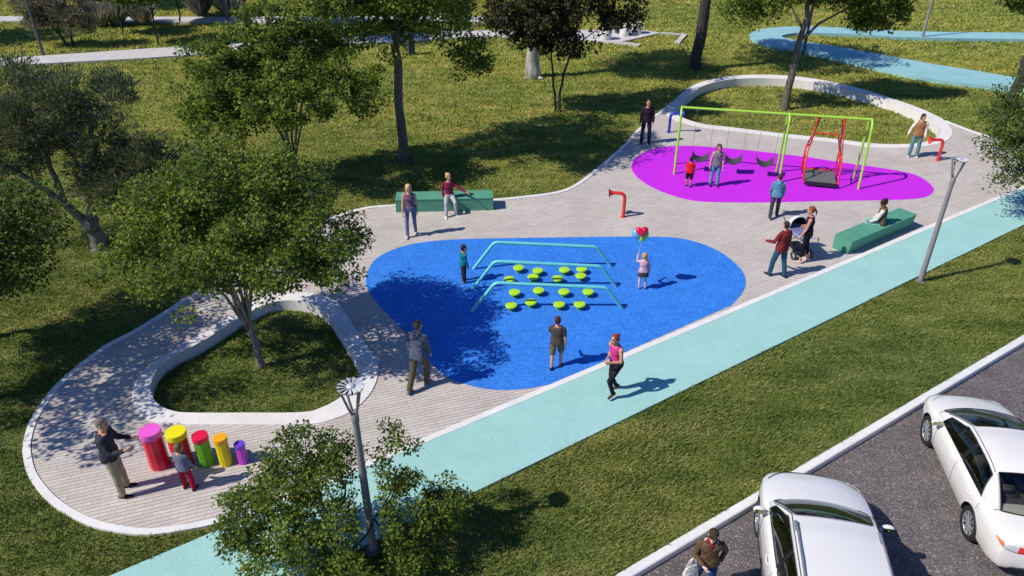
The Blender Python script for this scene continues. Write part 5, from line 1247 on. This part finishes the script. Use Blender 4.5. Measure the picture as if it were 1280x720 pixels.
    K = [(rw0[0], rw0[0]), (yb_r, yt_r), (b_piv - .04, b_piv - .10), (b_piv + .04, b_piv - .02), (.62, ws1[0]), (belt_f[0], .80), (ws0[0], ws0[0])]
    NS = (14, 18, 3, 14, 8, 5); idx = [0]
    for i in range(6): seg(K[i], K[i + 1], NS[i], i == 5); idx.append(idx[-1] + NS[i])
    def top(y):
        if y >= ws1[0]:
            t = min(1, (y - ws1[0]) / (ws0[0] - ws1[0])); return ws1[1] + (ws0[1] - ws1[1]) * t + .035 * math.sin(math.pi * t), ws1[2] + (ws0[2] - ws1[2]) * t
        if y <= rw1[0]:
            t = min(1, (rw1[0] - y) / (rw1[0] - rw0[0])); return rw1[1] + (rw0[1] - rw1[1]) * t + .03 * math.sin(math.pi * t), rw1[2] + (rw0[2] - rw1[2]) * t
        return rail(y)
    NSd, NT = 12, 20; V = []; W_ = 2 * NSd + NT + 1
    fs_ = [0, .02, .10, .22, .34, .46, .58, .68, .76, .82, .88, .94]
    for yb, yt in ST:
        z1, h1 = top(yt); row = []
        xb, zb = wbelt(yb), zbelt(yb) - .01
        for f in fs_:
            q = Vector((xb, yb, zb)).lerp(Vector((h1, yt, z1)), f); q.x += .030 * math.sin(math.pi * f) * min(1, (z1 - zb) * 3); row.append(q)
        t0 = 0
        if yt > ws1[0]: t0 = (yt - ws1[0]) / (ws0[0] - ws1[0]); bow = .17 * t0 ** .8
        elif yt < rw1[0]: t0 = (rw1[0] - yt) / (rw1[0] - rw0[0]); bow = -.12 * t0 ** .8
        else: bow = 0
        mid = []
        for j in range(NT + 1):
            t = 1 - 2 * j / NT; e = 1 - abs(t) ** 2.2
            cr = .045 * (1 - t0) + .02 * t0
            mid.append(Vector((h1 * t, yt + bow * e, z1 + cr * e)))
        V += row + mid + [Vector((-q.x, q.y, q.z)) for q in row[::-1]]
    hull = MB(); gl_ws, gl_rw, gl_s, blk = MB(), MB(), {1: {}, -1: {}}, MB()
    groups = {'hull': [], 'ws': [], 'rw': [], ('s', 1, 0): [], ('s', 1, 1): [], ('s', -1, 0): [], ('s', -1, 1): [], 'trim': []}
    for i in range(len(ST) - 1):
        for j in range(W_ - 1):
            f = (i * W_ + j, i * W_ + j + 1, (i + 1) * W_ + j + 1, (i + 1) * W_ + j); k = 'hull'
            side = 1 if j < NSd else (-1 if j >= NSd + NT else 0)
            if side:
                jj = j if side == 1 else W_ - 2 - j
                if idx[1] <= i < idx[5] and 1 <= jj < (10 if i < idx[4] else 9):
                    k = 'trim' if idx[2] <= i < idx[3] else ('s', side, 0 if i < idx[2] else 1)
                elif idx[1] <= i < idx[5] and jj == 0: k = 'trim'
            else:
                m = j - NSd
                if 1 <= m < NT - 1:
                    if i >= idx[4] and i < len(ST) - 1: k = 'ws'
                    if i < idx[1]: k = 'rw'
            groups[k].append(f)
    def emit(name, fs, m, parent):
        used = sorted({a for f in fs for a in f}); mp_ = {a: n_ for n_, a in enumerate(used)}
        g = MB(); g.add([V[a] for a in used], [tuple(mp_[a] for a in f) for f in fs]); return g.build(name, m, parent, smooth=True)
    o = emit('roof', groups['hull'], W, root); sm = o.modifiers.new('thickness', 'SOLIDIFY'); sm.thickness = .022; sm.offset = -1
    o = emit('window_trim', groups['trim'], M['car_trim'], root); sm = o.modifiers.new('thickness', 'SOLIDIFY'); sm.thickness = .02; sm.offset = -1
    gl = M['glass']
    for k_, nm in (('ws', 'windscreen'), ('rw', 'rear_window')):
        o = emit(nm, groups[k_], gl, root)
        ii = (range(idx[4], len(ST)) if k_ == 'ws' else range(0, idx[1] + 1)); ii = list(ii)
        P = [V[i * W_ + NSd + 1] for i in ii] + [V[ii[-1] * W_ + NSd + j] for j in range(2, NT)] + [V[i * W_ + NSd + NT - 1] for i in ii[::-1]] + [V[ii[0] * W_ + NSd + j] for j in range(NT - 2, 0, -1)]
        mb = MB(); mb.tube(P, .010, 6); mb.build('window_seal', M['car_trim'], o, smooth=True)
    for s in (-1, 1):
        for r_ in (0, 1):
            o = emit('side_window', groups[('s', s, r_)], gl, root)
        cj = lambda jj: jj if s == 1 else W_ - 1 - jj
        for r0_, r1_, hi in ((idx[1], idx[2], 10), (idx[3], idx[5], 10)):
            P = [V[i * W_ + cj(1)] for i in range(r0_, r1_ + 1)]
            if r1_ == idx[5]: P += [V[r1_ * W_ + cj(j)] for j in range(2, 10)] + [V[i * W_ + cj(9)] for i in range(idx[5] - 1, idx[4], -1)] + [V[i * W_ + cj(10)] for i in range(idx[4], r0_ - 1, -1)]
            else: P += [V[r1_ * W_ + cj(j)] for j in range(2, 11)] + [V[i * W_ + cj(10)] for i in range(r1_ - 1, r0_ - 1, -1)]
            P += [V[r0_ * W_ + cj(j)] for j in range(9, 0, -1)]
            mb = MB(); mb.tube([p + Vector((s * .002, 0, 0)) for p in P], .010, 6); mb.build('window_seal', M['car_trim'], root, smooth=True)
        P = [V[i * W_ + cj(NSd)] + Vector((0, 0, .001)) for i in range(idx[1], idx[5] + 3)]
        mb = MB(); mb.tube(P, .0075, 6); mb.build('roof_seam', M['car_trim'], root, smooth=True)
    # --- interior
    sm_ = cloth((96, 88, 82)); dk = M['car_trim']
    mb = MB(); mb.box((0, cab[1] - .22, .80), (1.42, .34, .22)); mb.build('dashboard', dk, root, bevel=.05)
    mb = MB(); mb.box((0, rw0[0] + .28, .94 if not suv else .90), (1.36, .40, .05)); mb.build('parcel_shelf', sm_, root, bevel=.015)
    for x, y in ((-.38, .05), (.38, .05), (-.40, -.92), (.40, -.92)):
        mb = MB(); mb.box((x, y + .22, .52), (.52, .52, .16)); mb.box((x, y - .10, .80), (.50, .15, .62), rot=Matrix.Rotation(R(12), 3, 'X')); seat = mb.build('seat', sm_, root, bevel=.045, smooth='all')
        mb = MB(); mb.box((x, y - .18, 1.15), (.27, .10, .18)); mb.build('headrest', sm_, seat, bevel=.04, smooth='all')
    mb = MB(); q = Matrix.Rotation(R(62), 3, 'X'); mb.lathe([(.165, -.012), (.19, 0), (.165, .012), (.15, 0), (.165, -.012)], (-.38, .56, .88), 24, 0, q); mb.box((-.38, .56, .88), (.32, .03, .02), rot=q); mb.build('steering_wheel', dk, root, smooth=True)
    # --- lights, trim, mirrors, handles
    def on_side(y, f):                     # point on the flank: f from 0 (sill) to 1 (shoulder)
        w, zb, zs, zt = interp(T, y); z = zb + .12 + (zs - .05 - zb - .12) * f; return w, z
    for s in (-1, 1):
        from mathutils.bvhtree import BVHTree
        if s == -1: bv = BVHTree.FromPolygons([v.co.copy() for v in body.data.vertices], [tuple(p.vertices) for p in body.data.polygons])
        def patch(name, C, az, zlo, zhi, m, off=.006, nu=12, nv=5):
            V2 = []
            for i in range(nu):
                u = i / (nu - 1); a_ = R(az[0] + (az[1] - az[0]) * u)
                z0, z1 = np.interp(u, [k / (len(zlo) - 1) for k in range(len(zlo))], zlo), np.interp(u, [k / (len(zhi) - 1) for k in range(len(zhi))], zhi)
                for j in range(nv):
                    z = z0 + (z1 - z0) * j / (nv - 1); dd_ = Vector((s * math.cos(a_), math.sin(a_), 0)); org = Vector((0, C, z)) + dd_ * 4
                    hit = bv.ray_cast(org, -dd_)[0]
                    if hit is None: hit = Vector((0, C, z)) + dd_ * .8
                    e_ = min(u, 1 - u) * 2; V2.append(hit + dd_ * off * (.4 + .6 * min(1, e_ * 3)))
            g = MB(); g.add(V2, [(i * nv + j, i * nv + j + 1, (i + 1) * nv + j + 1, (i + 1) * nv + j) for i in range(nu - 1) for j in range(nv - 1)]); o = g.build(name, m, root, smooth='all')
            md = o.modifiers.new('thickness', 'SOLIDIFY'); md.thickness = .012; md.offset = 0; return o
        if suv:
            patch('headlight', 1.2, (38, 66), (.72, .66, .62), (.80, .83, .76), M['lens']); patch('tail_light', -1.4, (-30, -52), (.78, .74, .74), (.96, .97, .94), M['tail'])
        else:
            patch('headlight', 1.3, (34, 64), (.64, .59, .56), (.70, .73, .66), M['lens'])
            tl_ = patch('tail_light', -1.50, (-31, -63), (.875, .80, .77, .77), (.885, .885, .88, .86), [M['tail'], M['lens'], M['tail_orange']])
            nf = len(tl_.data.polygons)
            for f_ in range(nf):
                q_ = f_ // 4; tl_.data.polygons[f_].material_index = 2 if q_ < 4 else (1 if q_ < 8 else 0)
        # mirror on a short arm
        yb = belt_f[0] - .12; mb = MB(); w = interp(T, yb)[0]; zb_ = zbelt(yb)
        mb.tube([(s * w * .92, yb, zb_ + .02), (s * (w + .03), yb - .01, zb_ + .05)], .028, 6)
        bl = mb.build('mirror', W, root, smooth=True)
        k = Blob(); c = Vector((s * (w + .085), yb - .01, zb_ + .085)); k.ell(c, (.105, .058, .064)); mb = MB(); mb.v, mb.f, mb.m = k.mb.v, k.mb.f, [0] * len(k.mb.f); hs = mb.build('mirror_housing', W, bl, smooth='all')
        mb = MB(); mb.box((s * (w + .085), yb - .060, zb_ + .085), (.155, .012, .085)); mb.build('mirror_glass', M['mirror'], bl, bevel=.004)
        # door handles and seams
        for y in ((.02, -.98) if suv else (.06, -.90)):
            wv, z = on_side(y, .86); mb = MB(); mb.tube([(s * (wv * .985 + .004), y + .09, z), (s * (wv * .985 + .030), y + .05, z + .004), (s * (wv * .985 + .030), y - .07, z + .004), (s * (wv * .985 + .004), y - .11, z)], .013, 6); mb.build('door_handle', W, root, smooth=True)
        for y in (.88, b_piv - .02, -1.30 if not suv else -1.36):
            mb = MB(); P = []
            w, zb, zs, zt = interp(T, y)
            for f in [k_ / 12 for k_ in range(13)]:
                z = zb + .10 + (zs - .03 - zb - .10) * f
                if abs(y - ax_r) < .5 and z < wr * 2.25: continue
                hit = bv.ray_cast(Vector((s * 3, y, z)), Vector((-s, 0, 0)))[0]
                if hit: P.append(hit + Vector((s * .0005, 0, 0)))
            if len(P) > 1: mb.tube(P, .0045, 5); mb.build('door_seam', M['car_trim'], root)
        mb = MB(); P = [(s * (interp(T, y)[0] * .955), y, interp(T, y)[1] + .05) for y in (-.85, -.4, .1, .5, .9)]; mb.tube(P, .028, 6)
        if suv: mb.build('sill', M['car_trim'], root, smooth=True)
        if suv:
            mb = MB(); P = [(s * .60, y, rail(y)[0] + .055) for y in (-1.35, -1.28, -.6, .0, .16, .22)]; P[0] = (P[0][0], P[0][1], P[0][2] - .05); P[-1] = (P[-1][0], P[-1][1], P[-1][2] - .05); mb.tube(P, .017, 6)
            mb.build('roof_rail', M['rail'], root, smooth=True)
            for y in (.08, -1.12):
                mb = MB(); mb.box((s * .60, y, rail(y)[0] + .035), (.05, .20, .045)); mb.build('rail_foot', M['rail'], root, bevel=.012)
    # hood seam, grille, bumper lip, number plates left blank
    mb = MB(); P = []
    for i in range(25):
        x = (-.74 + 1.48 * i / 24); y_ = (2.10 if suv else 2.06) - .30 * abs(x / .74) ** 3; hit = bv.ray_cast(Vector((x, y_, 3)), Vector((0, 0, -1)))[0]
        if hit: P.append(hit + Vector((0, 0, .001)))
    mb.tube(P, .014 if suv else .005, 5); mb.build('hood_seam', M['car_trim'], root)
    mb = MB(); mb.box((0, T[-1][0] - .01, .47), (.80, .05, .13)); mb.build('grille', M['car_trim'], root, bevel=.02)
    mb = MB(); mb.box((0, T[0][0] + .03, .40), (1.10, .06, .12)); mb.build('rear_valance', M['car_trim'], root, bevel=.02)
    mb = MB(); mb.box((0, 0, .30), (1.30, 3.2, .16)); mb.build('chassis', M['car_trim'], root, bevel=.02)
    for s in (-1, 1):
        for y in (ax_f, ax_r): wheel(root, s * tr, y, wr, ww, s, 5 if suv else 9, 'star' if suv else 'split')
    return root

def build_cars():
    M['car_white'] = pm('white_car_paint', (.80, .78, .73), .25, 0, .02, 2, coat=.8); M['car_grey_white'] = pm('grey_white_car_paint', (.75, .745, .73), .28, .0, .02, 2, coat=.8)
    M['car_trim'] = pm('black_trim', (.014, .014, .016), .45, 0, .1); M['alloy'] = pm('alloy', (.66, .67, .69), .28, .75, .05); M['rail'] = pm('rail_grey', (.30, .30, .34), .4, .4)
    M['tail_orange'] = pm('orange_lens', (.75, .20, .08), .15, 0, .15, 30, coat=.6); M['tail'] = pm('tail_lens', (.62, .035, .02), .15, 0, .15, 30, coat=.6); M['lens'] = pm('clear_lens', (.62, .63, .64), .12, .2, .15, 25, coat=.8); M['mirror'] = pm('mirror_glass', (.25, .30, .14), .08, .9)
    m, N, L, b = mat('car_glass')
    g = N.new('ShaderNodeBsdfGlossy'); g.inputs['Roughness'].default_value = .02; g.inputs['Color'].default_value = (.9, .95, .95, 1)
    t = N.new('ShaderNodeBsdfTransparent'); t.inputs['Color'].default_value = (.60, .62, .61, 1)
    fr = N.new('ShaderNodeFresnel'); fr.inputs['IOR'].default_value = 1.55; mx = N.new('ShaderNodeMixShader')
    L.new(fr.outputs[0], mx.inputs[0]); L.new(t.outputs[0], mx.inputs[1]); L.new(g.outputs[0], mx.inputs[2]); L.new(mx.outputs[0], N['Material Output'].inputs['Surface']); M['glass'] = m
    def place(fl, rl, yf, yr, xw):
        a, b_ = Vector(fl), Vector(rl); d_ = (a - b_).normalized(); rz = math.atan2(d_.y, d_.x) - math.pi / 2
        q = Matrix.Rotation(rz, 3, 'Z'); c = (a - (q @ Vector((-xw, yf, 0))) + b_ - (q @ Vector((-xw, yr, 0)))) / 2
        return (c.x, c.y, ROAD_Z), rz
    k_ = .94
    l, rz = place(G(1152, 550, ROAD_Z), G(1205, 672, ROAD_Z), 1.32 * k_, -1.23 * k_, .85 * k_)
    sedan = car('white sedan parked nose to the kerb, its rear window and orange tail light in view', l, rz, 'sedan'); sedan.scale = (k_, k_, k_)
    h_ = rz + math.pi / 2 - R(2.0); d_ = Vector((math.cos(h_), math.sin(h_), 0)); f = G(946, 688, ROAD_Z) + d_ * .42; r_ = f - d_ * 2.62
    l, rz = place(f, r_, 1.34, -1.28, .86)
    car('grey white car with roof rails and black hood edge, cut off by the bottom edge', l, rz, 'suv')
# ---------------------------------------------------------------- light, sky, camera
SUN_EL, SHADOW_AZ = 46.0, 19.5
def build_light():
    w = bpy.data.worlds.new('World'); SC.world = w; w.use_nodes = True
    N, L = w.node_tree.nodes, w.node_tree.links
    sk = N.new('ShaderNodeTexSky'); sk.sky_type = 'NISHITA'; sk.sun_disc = False
    sk.sun_elevation = R(SUN_EL); sk.sun_rotation = R(270 - SHADOW_AZ); sk.air_density = 1.0; sk.dust_density = .6; sk.ozone_density = 1.6
    L.new(mixc(N, L, sk.outputs[0], (.50, .76, 1.30, 1), 1.0, 'MULTIPLY'), N['Background'].inputs['Color']); N['Background'].inputs['Strength'].default_value = SKY
    l = bpy.data.lights.new('sun', 'SUN'); l.energy = SUN; l.angle = R(.5); l.color = (1.0, .93, .83)
    o = bpy.data.objects.new('sun', l); COL.objects.link(o)
    e, a = R(SUN_EL), R(SHADOW_AZ)
    o.rotation_euler = Vector((math.cos(e) * math.cos(a), math.cos(e) * math.sin(a), -math.sin(e))).to_track_quat('-Z', 'Y').to_euler()
    o.location = (-20, 0, 30)
SKY, SUN = .080, 4.5
def build_camera():
    c = bpy.data.cameras.new('camera'); o = bpy.data.objects.new('camera', c); COL.objects.link(o)
    o.location = (0, 0, CAM_H); o.rotation_euler = (math.pi / 2 - TILT, 0, 0)
    c.sensor_width = 36; c.sensor_fit = 'HORIZONTAL'; c.lens = 36 * FPX / 1280; c.clip_end = 2000; c.clip_start = .1
    SC.camera = o
    SC.view_settings.view_transform = 'Standard'; SC.view_settings.look = 'None'
    SC.view_settings.exposure = 0.07; SC.view_settings.gamma = 1; SC.view_settings.use_curve_mapping = False
    SC.render.film_transparent = False
    SC.cycles.max_bounces = 6; SC.cycles.transparent_max_bounces = 8
    try: SC.cycles.use_denoising = True
    except Exception: pass
build_setting(); build_people(); build_equipment(); build_lamps(); build_cars(); build_trees(); build_grass(); build_light(); build_camera()
for o in COL.objects:
    if '_h0' in o: del o['_h0']
